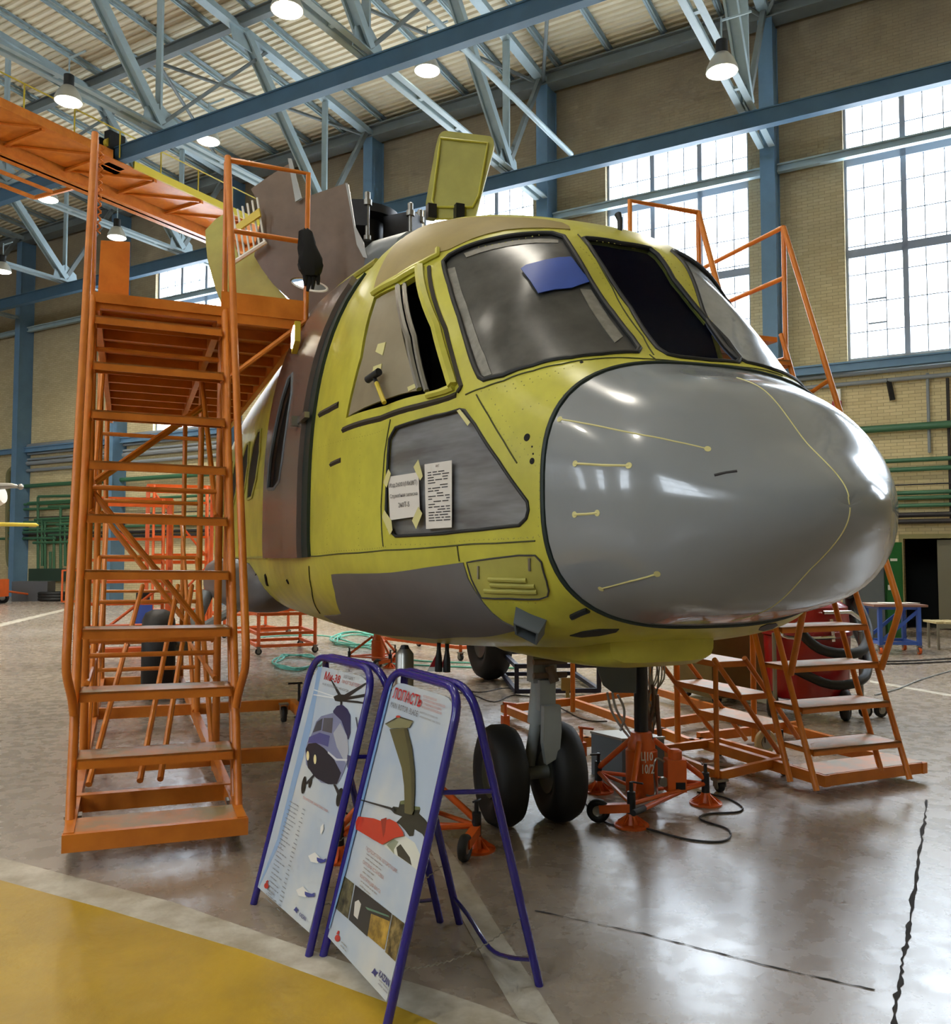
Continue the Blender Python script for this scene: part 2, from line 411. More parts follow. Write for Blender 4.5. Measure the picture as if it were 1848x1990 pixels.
for n in range(-1, 6):   # flat bracing tubes in the roof plane
    u = 6 * n + .17
    if n in (0, 1, 3): mb = MB(); mb.tube([hall(u - .1, -.1, 14.75), hall(u - 2.9, -5.4, 15.2)], .05, 8); mb.build('bracing_tube', M['truss_dark'], ceiling)
    if n in (0, 1, 2): mb = MB(); mb.tube([hall(u + .1, -.1, 14.75), hall(u + 3.0, -5.4, 15.2)], .05, 8); mb.build('bracing_tube', M['truss_dark'], ceiling)
# columns on the window wall, girts between them
for n in range(-1, 7):
    u = 6 * n; mb = MB()
    hbox(mb, u, u + .34, 0, .03, 0, 14.7); hbox(mb, u, u + .34, .59, .619, 0, 14.7); hbox(mb, u + .02, u + .32, .03, .6, 0, 14.7)
    c = struct(mb.build('trim_%d' % (n + 2), M['steel_blue']))
    if n >= 0:
        pass
k = 20
for z, w in ((11.05, .16), (6.02, .18)):
    for n in range(-2, 6):
        if z < 7 and 0 <= n < 3: pass
        mb = MB(); a, b = 6 * n + .34, 6 * n + 6
        hbox(mb, a, b, .36, .4, z - w / 2, z + w / 2); hbox(mb, a, b, .3, .46, z + w / 2 - .02, z + w / 2 + .02); hbox(mb, a, b, .3, .46, z - w / 2 - .02, z - w / 2 + .02)
        struct(mb.build('trim_%d' % k, M['truss'] if z > 7 else M['steel_blue'])); k += 1
# crane runway beams under the trusses
def ibeam(mb, v, z0, z1, w=.2):
    hbox(mb, -12, 38, v - w / 2, v + w / 2, z0, z0 + .03); hbox(mb, -12, 38, v - w / 2, v + w / 2, z1 - .03, z1); hbox(mb, -12, 38, v - .07, v + .07, z0 + .01, z1 - .01)
for v, lab in ((-2.0, 'blue crane runway beam running just in front of the tall windows'), (-7.9, 'blue crane runway beam crossing the middle of the roof above the crane')):
    mb = MB(); ibeam(mb, v, 11.02, 11.4); tag(mb.build('runway_beam', M['beam_blue']), lab, 'beam')
# trusses
TL = {0: 'roof truss meeting the column left of the right-hand tall window',
      1: 'roof truss passing above the open yellow hatch panel',
      2: 'roof truss whose bracing meets the runway beam above the orange crane',
      3: 'roof truss seen just below the orange crane bridge, left of the stair',
      4: 'lowest looking roof truss at the left edge, near the corner lamp',
      5: 'farthest roof truss at the left edge behind the stair'}
for n in range(0, 6):
    u = 6 * n + .17
    t = thing('roof_truss', hall(u, -.1, 11.4), 'pale blue-grey steel ' + TL[n], 'truss', 'roof trusses')
    zb, zt = 11.5, 15.1
    mb = MB()
    for s in (-.085, .085):
        mb.bar(hall(u + s, -.05, zb), hall(u + s, VB, zb), .07, .1)
        mb.bar(hall(u + s * 1.5, -.05, zb - .05), hall(u + s * 1.5, VB, zb - .05), .13, .012)
    for v in np.arange(-3, VB, -1.5): mb.bar(hall(u - .1, v, zb), hall(u + .1, v, zb), .1, .06)
    mb.build('bottom_chord', M['truss'], t)
    mb = MB(); f = lambda v: roof_z(v) - .5
    for s in (-.085, .085): mb.bar(hall(u + s, .1, f(.1)), hall(u + s, VB, f(VB)), .08, .16)
    mb.bar(hall(u, .1, f(.1) - .08), hall(u, VB, f(VB) - .08), .26, .02)
    mb.build('top_chord', M['truss'], t)
    for vb in (-2.0, -7.9, -13.8):
        mb = MB(); mb.bar(hall(u, vb, zb), hall(u, vb, f(vb)), .06, .1, D1); mb.bar(hall(u + .09, vb, zb), hall(u + .09, vb, f(vb)), .05, .1, D1); mb.build('vertical', M['truss'], t)
        g = MB(); g.prism([hall(u, vb - .5, zb - .08), hall(u, vb + .5, zb - .08), hall(u, vb + .42, zb + .35), hall(u, vb, zb + .62), hall(u, vb - .42, zb + .35)], D1, .03); g.build('gusset', M['truss'], t)
        vt = vb + 3.3 if vb < -3 else -.05
        mb = MB(); zt2 = f(vt) if vb < -3 else 14.9
        if vb > -3: mb.bar(hall(u, vb, zb + .1), hall(u, vt, zt2), .14, .12, D1, )
        else: mb.bar(hall(u, vb, zb + .1), hall(u, vt + .2, zt2), .07, .1, D1)
        mb.build('diagonal', M['truss_dark'], t)
        vt = vb - 3.3; mb = MB()
        for s in (-.11, .11): mb.bar(hall(u + s, vb, zb + .1), hall(u + s, vt, f(vt)), .05, .2, D2)
        mb.bar(hall(u, vb, zb + .1), hall(u, vt, f(vt)), .2, .03, D2)
        mb.build('diagonal', M['truss'], t)
        g = MB(); v2 = vb - 3.4; g.prism([hall(u - .02, v2 - .5, f(v2) + .1), hall(u - .02, v2 + .5, f(v2) + .1), hall(u - .02, v2 + .35, f(v2) - .45), hall(u - .02, v2 - .3, f(v2) - .45)], D1, .03); g.build('gusset', M['truss'], t)
# long tube running under the roof, and one drop rod
mb = MB(); p = hall(5.15, 0, 0); a = on_plane(1110, 300, hall(5.05, 0, 0), D1); ha = to_hall(a)
mb.tube([hall(5.05, ha[1], ha[2]), hall(5.05, -16, ha[2])], .07, 10)
tag(mb.build('ventilation_tube', M['truss'], smooth=True), 'thin pale tube under the roof ending by the blue column behind the hatch panel', 'pipe')
# pendant lamps
def lamp(p, label, group='pendant lamps', watt=None):
    p = np.asarray(p, float)
    t = thing('pendant_lamp', p, label, 'lamp', group)
    mb = MB(); mb.lathe(p, (0, 0, 1), [(0, .27), (.06, .262), (.2, .2), (.3, .13), (.31, .1)], 20); mb.build('shade', M['lamp_shade'], t, True)
    mb = MB(); mb.lathe(p + [0, 0, .3], (0, 0, 1), [(0, .1), (.24, .1), (.26, .05)], 14); mb.build('ballast_housing', M['black_rubber'], t, True)
    mb = MB(); mb.lathe(p - [0, 0, .05], (0, 0, 1), [(0, .12), (.03, .22), (.055, .262)], 20); mb.build('diffuser', M['lamp_on'], t, True)
    mb = MB(); mb.tube([p + [0, 0, .54], p + [0, 0, .95]], .015, 6); q = p + [0, 0, .9]; mb.bar(q, q - D1 * .5, .03, .03); mb.build('bracket', M['truss'], t)
    la = bpy.data.lights.new('pendant_lamp_light', 'SPOT'); la.energy = watt or LAMP_W; la.spot_size = math.radians(150); la.spot_blend = .8; la.shadow_soft_size = .24; la.color = (1, .93, .8)
    lo = bpy.data.objects.new('pendant_lamp_light', la); COL.objects.link(lo); lo.location = tuple(p - [0, 0, .1])
LAMP_W = 900
M['lamp_shade'] = mat('lamp_shade', (190, 190, 180), .3, metal=.4)
for (px, py, n, lab) in ((1403, 140, 0, 'lit pendant lamp hanging right of centre against the brick wall, beside the right truss'),
                         (830, 138, 1, 'lit pendant lamp hanging just above the yellow hatch panel'),
                         (558, 20, 1, 'lit pendant lamp at the top edge of the view'),
                         (405, 275, 2, 'lit pendant lamp over the guard rail of the orange stair, right of the crane hanger'),
                         (133, 198, 2, 'lit pendant lamp above the orange crane bridge'),
                         (93, 388, 3, 'lit pendant lamp just below the orange crane bridge at left'),
                         (227, 462, 3, 'small lit pendant lamp directly above the orange sheet on the stair'),
                         (5, 528, 4, 'lit pendant lamp cut by the left edge of the view')):
    lamp(on_plane(px, py, hall(6 * n - .45, 0, 0), D1), lab)
for n in (0, 1, 2, 3):
    for v in (-16.5, -22.5):
        lamp(hall(6 * n - .45, v, 11.0), 'lit pendant lamp in the rows behind the viewpoint, out of direct view', 'pendant lamps out of view', 320)
# overhead crane bridge
cu = 14.2; cz = 10.68
t = thing('overhead_crane', hall(cu, -8, cz), 'orange overhead crane bridge with yellow walkway edge slung under the blue runway beams', 'crane')
mb = MB(); hbox(mb, cu + .55, cu + .95, -20, -1.6, cz, cz + .04); hbox(mb, cu + .7, cu + .78, -20, -1.6, cz, cz + .5); hbox(mb, cu + .55, cu + .95, -20, -1.6, cz + .48, cz + .52)
mb.build('girder', M['orange'], t)
mb = MB(); hbox(mb, cu - .75, cu + .6, -20, -1.6, cz + .3, cz + .33); mb.build('walkway', M['orange'], t)
for v in np.arange(-2.4, -16, -1.5):
    mb = MB(); mb.bar(hall(cu + .7, v, cz + .26), hall(cu - .7, v, cz + .27), .08, .06); mb.build('cross_bracket', M['orange'], t)
    mb = MB(); mb.bar(hall(cu + .7, v, cz + .27), hall(cu - .7, v + 1.4, cz + .27), .05, .05); mb.build('cross_brace', M['orange'], t)
mb = MB(); hbox(mb, cu - .8, cu - .74, -7.6, -1.6, cz + .3, cz + .48); mb.build('toe_board', M['pale_yellow'], t)
mb = MB(); hbox(mb, cu - .8, cu - .74, -20, -8.2, cz + .3, cz + .5); mb.build('toe_board', M['orange'], t)
mb = MB()
for v in np.arange(-2, -20, -1.2): mb.tube([hall(cu - .77, v, cz + .4), hall(cu - .77, v, cz + 1.05)], .018, 6)
mb.tube([hall(cu - .77, -1.6, cz + 1.05), hall(cu - .77, -20, cz + 1.05)], .018, 6); mb.build('railing', M['pale_yellow'], t)
for v in (-7.9, -2.0):
    mb = MB(); hbox(mb, cu - .55, cu - .35, v - .22, v + .22, cz + .3, cz + 1.1); hbox(mb, cu - .3, cu - .1, v - .3, v + .3, cz + .3, cz + .95); hbox(mb, cu + .5, cu + .8, v - .22, v + .22, cz + .5, cz + 1.1)
    mb.build('hanger_carriage', M['dark_steel'], t)
    mb = MB(); mb.lathe(hall(cu - .45, v - .16, cz + .8), D1, [(-.06, .12), (.06, .12)], 14); mb.build('wheel', M['pale_yellow'], t)
mb = MB(); q = [hall(cu + 1.1, -10.6, cz + .3), hall(cu + 1.9, -9.9, cz - .15), hall(cu + 1.9, -8.4, cz - .15), hall(cu + 1.1, -7.6, cz + .3)]
for a, b in zip(q, q[1:]): mb.bar(a, b, .08, .08)
mb.bar(q[1] + D1 * -.7, q[2] + D1 * -.7, .07, .07); mb.bar(q[0], q[3], .08, .08)
mb.build('service_cradle', M['orange'], t)
# pipes on the window wall
def wall_pipe(z, v, r, m, lab, u0=-9, u1=30, zs=0):
    mb = MB(); mb.tube([hall(u0, v, z), hall(u1, v, z)], r, 10); tag(mb.build('wall_pipe', M[m], smooth=True), lab, 'pipe', 'pipes on the window wall')
for i, (py, r, m, lab) in enumerate(((828, .085, 'green_pipe', 'thick green wall pipe, highest of the green ones right of the nose'),
        (893, .05, 'green_pipe', 'second green wall pipe from the top, right of the nose'),
        (911, .055, 'green_pipe', 'third green wall pipe from the top, right of the nose'),
        (941, .018, 'dark_pipe', 'thin dark wall pipe between the two groups of green pipes'),
        (957, .05, 'green_pipe', 'dark green wall pipe, upper one of the low trio'),
        (967, .045, 'green_pipe', 'bright green wall pipe, middle one of the low trio'),
        (982, .045, 'green_pipe', 'green wall pipe, lowest green one above the black pair'),
        (1000, .055, 'dark_pipe', 'black wall pipe, upper one of the black pair'),
        (1013, .055, 'dark_pipe', 'black wall pipe, lowest one above the doorway'))):
    h = to_hall(on_plane(1790, py, hall(0, .42, 0), D2)); wall_pipe(h[2], .42 - .0 * i, r, m, lab, -9, 31)
h = to_hall(on_plane(1790, 714, hall(0, .5, 0), D2)); wall_pipe(h[2], .5, .05, 'grey_pipe', 'grey wall conduit right under the window sill beam')
h = to_hall(on_plane(1790, 733, hall(0, .5, 0), D2)); wall_pipe(h[2], .5, .05, 'grey_pipe', 'grey wall conduit below the sill conduit, with droppers')
for x, m, lab, y0, y1 in ((1802, 'grey_pipe', 'grey vertical conduit down the brick wall right of the nose', 725, 880), (1841, 'dark_pipe', 'dark vertical drop pipe at the right edge of the view', 735, 1010)):
    a = to_hall(on_plane(x, y0, hall(0, .53, 0), D2)); b = to_hall(on_plane(x, y1, hall(0, .53, 0), D2))
    mb = MB(); mb.tube([hall(a[0], .53, a[2]), hall(a[0], .53, b[2])], .035, 8); tag(mb.build('conduit', M[m], smooth=True), lab, 'pipe')
a = to_hall(on_plane(1626, 770, hall(0, .55, 0), D2))
mb = MB(); hbox(mb, a[0] - .09, a[0] + .09, .5, .619, a[2] - .15, a[2] + .16, 0); hbox(mb, a[0] - .1, a[0] + .1, .48, .619, a[2] - .3, a[2] - .12, 1)
tag(mb.build('call_box', [M['white_paint'], M['red']]), 'small red and white box on the brick wall behind the orange rail', 'box')
a = to_hall(on_plane(1727, 762, hall(0, .55, 0), D2))
mb = MB(); mb.bar(hall(a[0], .5, a[2] + .3), hall(a[0] - .08, .5, a[2] - .2), .06, .1); tag(mb.build('wall_bracket', M['dark_steel']), 'small rusty bracket on the bricks under the conduits', 'bracket')
# pipe rack at the far left
def rack():
    t = thing('pipe_rack', hall(28, .3, 0), 'dark green rack of pipes and valves on the far left wall beside the column', 'pipe rack')
    mb = MB()
    def P(x, y): h = to_hall(on_plane(x, y, hall(0, .4, 0), D2)); return hall(h[0], .4, h[2])
    for (x0, y0, x1, y1) in ((75, 965, 158, 963), (55, 978, 150, 972), (95, 985, 150, 984), (68, 1010, 150, 1006), (110, 1020, 150, 1018), (14, 1036, 150, 1030), (0, 1047, 110, 1046), (95, 1040, 150, 1038), (65, 1055, 150, 1053), (60, 1113, 150, 1113)):
        mb.tube([P(x0, y0), P(x1, y1)], .06, 6)
    mb.build('header_pipe', M['green_pipe'], t, True)
    mb = MB()
    for x, y0, y1 in ((74, 966, 1110), (82, 1010, 1100), (88, 1015, 1105), (118, 985, 1110), (105, 1040, 1105), (127, 1020, 1100), (139, 1020, 1105), (98, 1072, 1105)): mb.tube([P(x, y0), P(x, y1)], .055, 6)
    mb.build('riser', M['green_pipe'], t, True)
    mb = MB(); mb.bar(P(62, 1117), P(150, 1117), .3, .5); mb.build('manifold', mat('manifold_green', (40, 62, 50), .6), t)
    mb = MB(); mb.tube(smooth_line([P(28, 908), P(17, 920), P(16, 950), P(15, 1040), P(17, 1090), P(24, 1105)], 5), .1, 8)
    tag(mb.build('flexible_duct', mat('duct_olive', (120, 116, 76), .6), smooth=True), 'olive bent duct on the wall left of the far left column', 'duct')
rack()
h = [to_hall(on_plane(x, y, hall(0, .5, 0), D2)) for x, y in ((56, 868), (152, 857))]
mb = MB(); mb.tube([hall(h[0][0], .5, h[0][2]), hall(h[1][0] - 10, .5, h[0][2])], .11, 8); mb.tube([hall(31, .5, h[0][2] - .7), hall(14, .5, h[0][2] - .7)], .09, 8); mb.tube([hall(31, .5, h[0][2] - 1.0), hall(14, .5, h[0][2] - 1.0)], .07, 8)
tag(mb.build('pipe_bundle', M['grey_pipe'], smooth=True), 'bundle of grey pipes across the far left wall above the rack', 'pipe')
# floor paint
def floor_patch(name, pts, m, z=.0):
    mb = MB(); mb.prism([at_z(x, y, 0) * [1, 1, 0] + [0, 0, z] for x, y in pts], UP, .0015); return struct(mb.build(name, m))
ye = [(-40, 1700), (0, 1711), (200, 1766), (400, 1826), (480, 1850), (640, 1908), (760, 1952), (850, 1990), (900, 2040), (500, 2300), (-500, 2300), (-300, 1625)]
floor_patch('trim_41', ye, M['floor_yellow'], .002)
floor_patch('trim_42', [(-300, 1588), (-40, 1658), (0, 1667), (150, 1706), (330, 1752), (560, 1832), (700, 1880), (850, 1925), (960, 1963), (1010, 1985), (1095, 2020), (900, 2040), (850, 1990), (760, 1952), (640, 1908), (480, 1850), (400, 1826), (200, 1766), (0, 1711), (-40, 1700), (-300, 1625)], M['floor_white'], .0022)
floor_patch('trim_43', [(840, 1618), (866, 1640), (900, 1690), (960, 1790), (1030, 1900), (1090, 1996), (1010, 1985), (960, 1900), (900, 1790), (855, 1690), (830, 1640)], M['floor_white'], .0021)
floor_patch('trim_44', [(-10, 1213), (0, 1212), (140, 1180), (150, 1181), (0, 1218), (-10, 1220)], M['floor_white'], .002)
floor_patch('trim_45', [(1690, 1322), (1860, 1352), (1860, 1356), (1690, 1326)], M['floor_white'], .002)
M['crack'] = mat('floor_crack', (44, 38, 34), .9)
def crack(pts, w, nm):
    mb = MB(); P = [at_z(x, y, 0) for x, y in pts]; Q = []
    for i in range(len(P) - 1):
        for j in range(14): Q.append(P[i] + (P[i + 1] - P[i]) * j / 14)
    Q.append(P[-1]); L = []; R = []
    for i, q in enumerate(Q):
        d = Q[min(i + 1, len(Q) - 1)] - Q[max(i - 1, 0)]; nrm = np.array([-d[1], d[0], 0]); nrm /= np.linalg.norm(nrm)
        a = w * random.uniform(.3, 1.6); o = w * random.uniform(-.8, .8); L.append(q + nrm * (o + a)); R.append(q + nrm * (o - a))
    n = len(Q); mb.add([p * [1, 1, 0] + [0, 0, .0025] for p in L + R], [(i, i + 1, n + i + 1, n + i) for i in range(n - 1)]); struct(mb.build(nm, M['crack']))
crack([(1802, 1555), (1790, 1640), (1768, 1790), (1752, 1880), (1735, 2000)], .008, 'trim_46')
crack([(1040, 1770), (1250, 1815), (1500, 1880), (1700, 1925)], .004, 'trim_47')
crack([(1240, 1480), (1400, 1490), (1545, 1535)], .003, 'trim_48')
# ================================================================ the helicopter body surface
KT = 2.63
KN = np.array([2.63, 2.45, 2.2, 1.85, 1.5, 1.2, .8, .3, -.4, -2.0, -6.0, -9.0, -13.0])
QN = np.sqrt(KT - KN)
SD = dict(
    w=[0, .392, .628, .756, .885, .985, 1.11, 1.225, 1.286, 1.30, 1.30, 1.24, .5],
    zt=[1.77, 1.988, 2.24, 2.402, 2.72, 3.155, 3.40, 3.58, 3.75, 3.92, 3.92, 3.8, 3.5],
    zb=[1.77, 1.567, 1.402, 1.318, 1.225, 1.175, 1.14, 1.088, 1.05, 1.03, 1.03, 1.05, 2.3],
    zc=[1.77, 1.786, 1.811, 1.858, 1.865, 1.85, 1.838, 1.83, 1.80, 1.80, 1.80, 1.85, 2.8],
    nt=[2.2, 2.0, 2.25, 2.85, 2.95, 2.25, 2.9, 3.2, 2.6, 2.75, 2.75, 2.5, 2.2],
    nb=[2.2, 2.5, 2.8, 2.85, 4.2, 3.7, 3.0, 2.7, 3.1, 3.2, 3.2, 2.8, 2.2])
def pchip(x, y, xi):
    x = np.asarray(x); y = np.asarray(y, float); h = np.diff(x); d = np.diff(y) / h; m = np.zeros_like(y)
    for i in range(1, len(x) - 1):
        if d[i - 1] * d[i] > 0:
            w1 = 2 * h[i] + h[i - 1]; w2 = h[i] + 2 * h[i - 1]; m[i] = (w1 + w2) / (w1 / d[i - 1] + w2 / d[i])
    m[0] = d[0]; m[-1] = d[-1]
    j = np.clip(np.searchsorted(x, xi) - 1, 0, len(h) - 1); t = (xi - x[j]) / h[j]
    return (1 + 2 * t) * (1 - t) ** 2 * y[j] + t * (1 - t) ** 2 * h[j] * m[j] + t * t * (3 - 2 * t) * y[j + 1] + t * t * (t - 1) * h[j] * m[j + 1]
def S(k, a, off=0.0):
    """body surface point(s): station k, polar angle a (0 starboard, pi/2 top), optional offset along the normal"""
    k = np.atleast_1d(np.asarray(k, float)); a = np.atleast_1d(np.asarray(a, float)); k, a = np.broadcast_arrays(k, a)
    def raw(k, a):
        q = np.sqrt(np.maximum(KT - k, 0)); e = {n: pchip(QN, SD[n], q) for n in SD}
        c, s = np.cos(a), np.sin(a); up = s >= 0
        n = np.where(up, e['nt'], e['nb']); h = np.where(up, e['zt'] - e['zc'], e['zc'] - e['zb']); w = np.maximum(e['w'], 1e-4); h = np.maximum(h, 1e-4)
        r = ((np.abs(c) / w) ** n + (np.abs(s) / h) ** n) ** (-1 / n)
        return G0 + np.multiply.outer(k, FW) + np.multiply.outer(r * c, ST) + np.multiply.outer(e['zc'] + r * s, UP)
    P = raw(k, a)
    e = 1e-3
    da = raw(k, a + e) - raw(k, a - e); k2 = np.minimum(k + e, KT - 1e-6); dk = raw(k2, a) - raw(k - e, a)
    N = np.cross(da, dk); N /= np.linalg.norm(N, axis=-1, keepdims=True) + 1e-12
    out = np.einsum('...i,...i', N, P - (G0 + np.multiply.outer(k, FW) + UP * 1.8)) < 0
    N = np.where(out[..., None], -N, N)
    return P + N * off, N
_q = np.linspace(.06, math.sqrt(KT + 8), 260); _k = KT - _q ** 2; _a = np.linspace(-math.pi / 2, 1.5 * math.pi, 260)
_KK, _AA = np.meshgrid(_k, _a, indexing='ij'); _P, _N = S(_KK, _AA); _PX = proj(_P); _FR = np.einsum('...i,...i', _N, _P - CAM) < 0
def hit(px, py):
    """(k, a) of the body surface seen at a photograph position"""
    d = (_PX[..., 0] - px) ** 2 + (_PX[..., 1] - py) ** 2; d = np.where(_FR, d, 1e9)
    i = np.unravel_index(d.argmin(), d.shape); ka = np.array([_KK[i], _AA[i]]); best, bd = ka.copy(), d[i]
    for _ in range(12):
        p0 = proj(S(*ka)[0][0]); r = np.array([px, py]) - p0
        if r @ r < bd: best, bd = ka.copy(), r @ r
        if r @ r < .01: break
        e = 1e-4; J = np.stack([(proj(S(ka[0] + e, ka[1])[0][0]) - p0) / e, (proj(S(ka[0], ka[1] + e)[0][0]) - p0) / e], 1)
        try: st = np.linalg.solve(J, r)
        except np.linalg.LinAlgError: break
        st = np.clip(st, -.12, .12); ka = ka + st; ka[0] = min(ka[0], KT - .005)
    return best
def hits(pts): return [hit(*p) for p in pts]
def mirror(poly): return [np.array([k, math.pi - a]) for k, a in poly]
def pips(pts, poly):
    """inside test of many points at once"""
    pts = np.asarray(pts, float).reshape(-1, 2); A = np.asarray([tuple(p) for p in poly], float); B = np.roll(A, 1, 0)
    x, y = pts[:, 0][:, None], pts[:, 1][:, None]; dy = B[:, 1] - A[:, 1]; dy = np.where(np.abs(dy) < 1e-12, 1e-12, dy)
    m = ((A[:, 1] > y) != (B[:, 1] > y)) & (x < (B[:, 0] - A[:, 0]) * (y - A[:, 1]) / dy + A[:, 0])
    return m.sum(1) % 2 == 1
def pip(p, poly): return bool(pips([p], poly)[0])
AS = 1.2
def dens(poly, step=.06):
    out = []
    for i in range(len(poly)):
        a, b = np.asarray(poly[i]), np.asarray(poly[(i + 1) % len(poly)]); L = math.hypot(b[0] - a[0], (b[1] - a[1]) * AS); n = max(1, int(L / step))
        out += [a + (b - a) * j / n for j in range(n)]
    return out
def patch(name, outer, mats, parent, holes=(), off=0.0, thick=.012, grid=.08, mi_in=0):
    """skin panel cut to a (k, a) outline, with holes, real thickness and smooth normals"""
    outer = dens(outer); holes = [dens(h, .05) for h in holes]
    V = []; E = []
    for poly in [outer] + holes:
        o = len(V); V += [(p[0], p[1] * AS) for p in poly]; E += [(o + i, o + (i + 1) % len(poly)) for i in range(len(poly))]
    O2 = [(p[0], p[1] * AS) for p in outer]; H2 = [[(p[0], p[1] * AS) for p in h] for h in holes]
    A = np.array(O2); lo, hi = A.min(0), A.max(0)
    B = np.array(V); y = lo[1] + grid * .5; row = 0; G = []
    while y < hi[1]:
        x = lo[0] + (grid * .5 if row % 2 else grid * .25)
        while x < hi[0]:
            G.append((x, y)); x += grid if x > -2.2 else grid * 3
        y += grid; row += 1
    if G:
        G = np.array(G); ok = pips(G, O2)
        for h in H2: ok &= ~pips(G, h)
        ok &= np.array([((B - g) ** 2).sum(1).min() > (grid * .35) ** 2 for g in G]); V += [tuple(g) for g in G[ok]]
    r = delaunay_2d_cdt([Vector(v) for v in V], E, [], 0, 1e-6)
    vv, tri = np.array([(p.x, p.y) for p in r[0]]), np.array(r[2])
    c = vv[tri].mean(1); ok = pips(c, O2)
    for h in H2: ok &= ~pips(c, h)
    keep = [tuple(int(i) for i in t) for t in tri[ok]]
    K = np.array([p[0] for p in vv]); Aa = np.array([p[1] / AS for p in vv])
    Po, N = S(K, Aa, off); Pi, _ = S(K, Aa, off - thick); n = len(vv)
    vs = [tuple(p) for p in Po] + [tuple(p) for p in Pi]; nr = [tuple(p) for p in N] + [tuple(-p) for p in N]; fs = []; mi = []
    cnt = {}
    for t in keep:
        a, b, c = t; fn = np.cross(Po[b] - Po[a], Po[c] - Po[a])
        if fn @ N[a] < 0: t = (a, c, b)
        fs.append(t); mi.append(0); fs.append(tuple(i + n for i in t[::-1])); mi.append(mi_in)
        for i in range(3): cnt[(t[i], t[(i + 1) % 3])] = 1
    for (a, b) in list(cnt):
        if (b, a) in cnt: continue
        o = len(vs); q = [Po[a], Po[b], Pi[b], Pi[a]]; fn = np.cross(q[3] - q[0], q[1] - q[0]); fn /= np.linalg.norm(fn) + 1e-12
        vs += [tuple(p) for p in q]; nr += [tuple(fn)] * 4; fs.append((o, o + 3, o + 2, o + 1)); mi.append(0)
    me = bpy.data.meshes.new(name); org = np.array(parent.matrix_world.translation)
    me.from_pydata([tuple(np.array(v) - org) for v in vs], [], fs)
    for m in (mats if isinstance(mats, (list, tuple)) else [mats]): me.materials.append(m)
    me.polygons.foreach_set('material_index', mi); me.polygons.foreach_set('use_smooth', [True] * len(fs)); me.update()
    me.normals_split_custom_set_from_vertices(nr)
    o = bpy.data.objects.new(name, me); COL.objects.link(o); o.parent = parent; 
    mw = parent.matrix_world; o.matrix_world = Matrix.Translation(Vector(tuple(org)))
    return o
def skin_line(mb, pts, r, closed=False, off=.0, n=6):
    P = dens(pts, .03) if closed else [np.asarray(pts[i]) + (np.asarray(pts[i + 1]) - pts[i]) * j / 6 for i in range(len(pts) - 1) for j in range(6)] + [np.asarray(pts[-1])]
    Q, _ = S([p[0] for p in P], [p[1] for p in P], off); mb.tube(list(Q), r, n, closed)
    return mb
def skin_pt(ka, off=0.0): return S(ka[0], ka[1], off)[0][0]

HELI = thing('helicopter', G0, 'large unpainted yellow-green helicopter with a smooth grey nose, standing on jacks', 'helicopter')
P2 = math.pi / 2
# openings, read off as places on the body surface
WSS = hits([(861, 509), (873, 496), (903, 481), (960, 464), (1017, 455), (1073, 453), (1096, 460), (1111, 483), (1149, 547), (1191, 608), (1229, 657), (1243, 677), (1238, 685), (1168, 689), (1111, 695), (1036, 710), (979, 729), (941, 738), (931, 732), (914, 691), (892, 615), (873, 554)])
WSC = hits([(1133, 464), (1139, 463), (1206, 473), (1263, 483), (1278, 495), (1309, 543), (1361, 607), (1414, 663), (1439, 697), (1433, 705), (1377, 701), (1320, 695), (1297, 690), (1278, 678), (1225, 599), (1188, 546), (1157, 497)])
SIDE = hits([(727, 578), (779, 553), (812, 533), (842, 640), (873, 747), (831, 764), (750, 788), (672, 813), (700, 694)])
CHIN = hits([(755, 873), (757, 853), (769, 831), (806, 819), (846, 808), (893, 796), (903, 798), (923, 825), (968, 894), (1025, 975), (1027, 991), (1023, 1007), (1009, 1021), (928, 1030), (806, 1040), (769, 1042), (755, 1028), (750, 1007), (752, 942)])
LAMP = hits([(1107, 1235), (1130, 1227), (1165, 1222), (1203, 1222), (1197, 1228), (1165, 1235), (1130, 1238)])
KJ = 1.85
body = [(KJ, -P2 + 1e-4)] + [(KJ, -P2 + 2 * math.pi * i / 60) for i in range(1, 60)] + [(KJ, 1.5 * math.pi - 1e-4)] + [(-12.5, 1.5 * math.pi - 1e-4)] + [(-12.5, -P2 + 2 * math.pi * i / 30) for i in range(29, 0, -1)] + [(-12.5, -P2 + 1e-4)]
body = [np.array(p) for p in body]
wrap = lambda poly: [np.array([k, a if a > -P2 else a + 2 * math.pi]) for k, a in poly]
patch('fuselage_skin', body, [M['primer'], M['interior']], HELI, [WSS, mirror(WSS), WSC, SIDE, mirror(SIDE), CHIN, mirror(CHIN)], 0, .03, .07, 1)
# radome
q0 = math.sqrt(KT - KJ - .012); vs = []; nr = []; nu, nv = 72, 30
for i in range(nv + 1):
    q = q0 * i / nv; k = KT - q * q
    a = np.linspace(0, 2 * math.pi, nu, endpoint=False); P, N = S(np.full(nu, min(k, KT - 1e-6)), a, .002)
    if i == 0: P[:] = heli(KT, 0, 1.77); N[:] = FW
    vs += [tuple(p) for p in P]; nr += [tuple(p) for p in N]
fs = [(i * nu + j, i * nu + (j + 1) % nu, (i + 1) * nu + (j + 1) % nu, (i + 1) * nu + j) for i in range(nv) for j in range(nu)]
fs.append(tuple(nv * nu + j for j in range(nu))[::-1])
me = bpy.data.meshes.new('radome'); me.from_pydata([tuple(np.array(v) - G0) for v in vs], [], fs); me.materials.append(M['radome'])
bm = bmesh.new(); bm.from_mesh(me); bmesh.ops.recalc_face_normals(bm, faces=bm.faces); bm.to_mesh(me); bm.free()
me.polygons.foreach_set('use_smooth', [True] * len(me.polygons)); me.update(); me.set_sharp_from_angle(angle=math.radians(60))
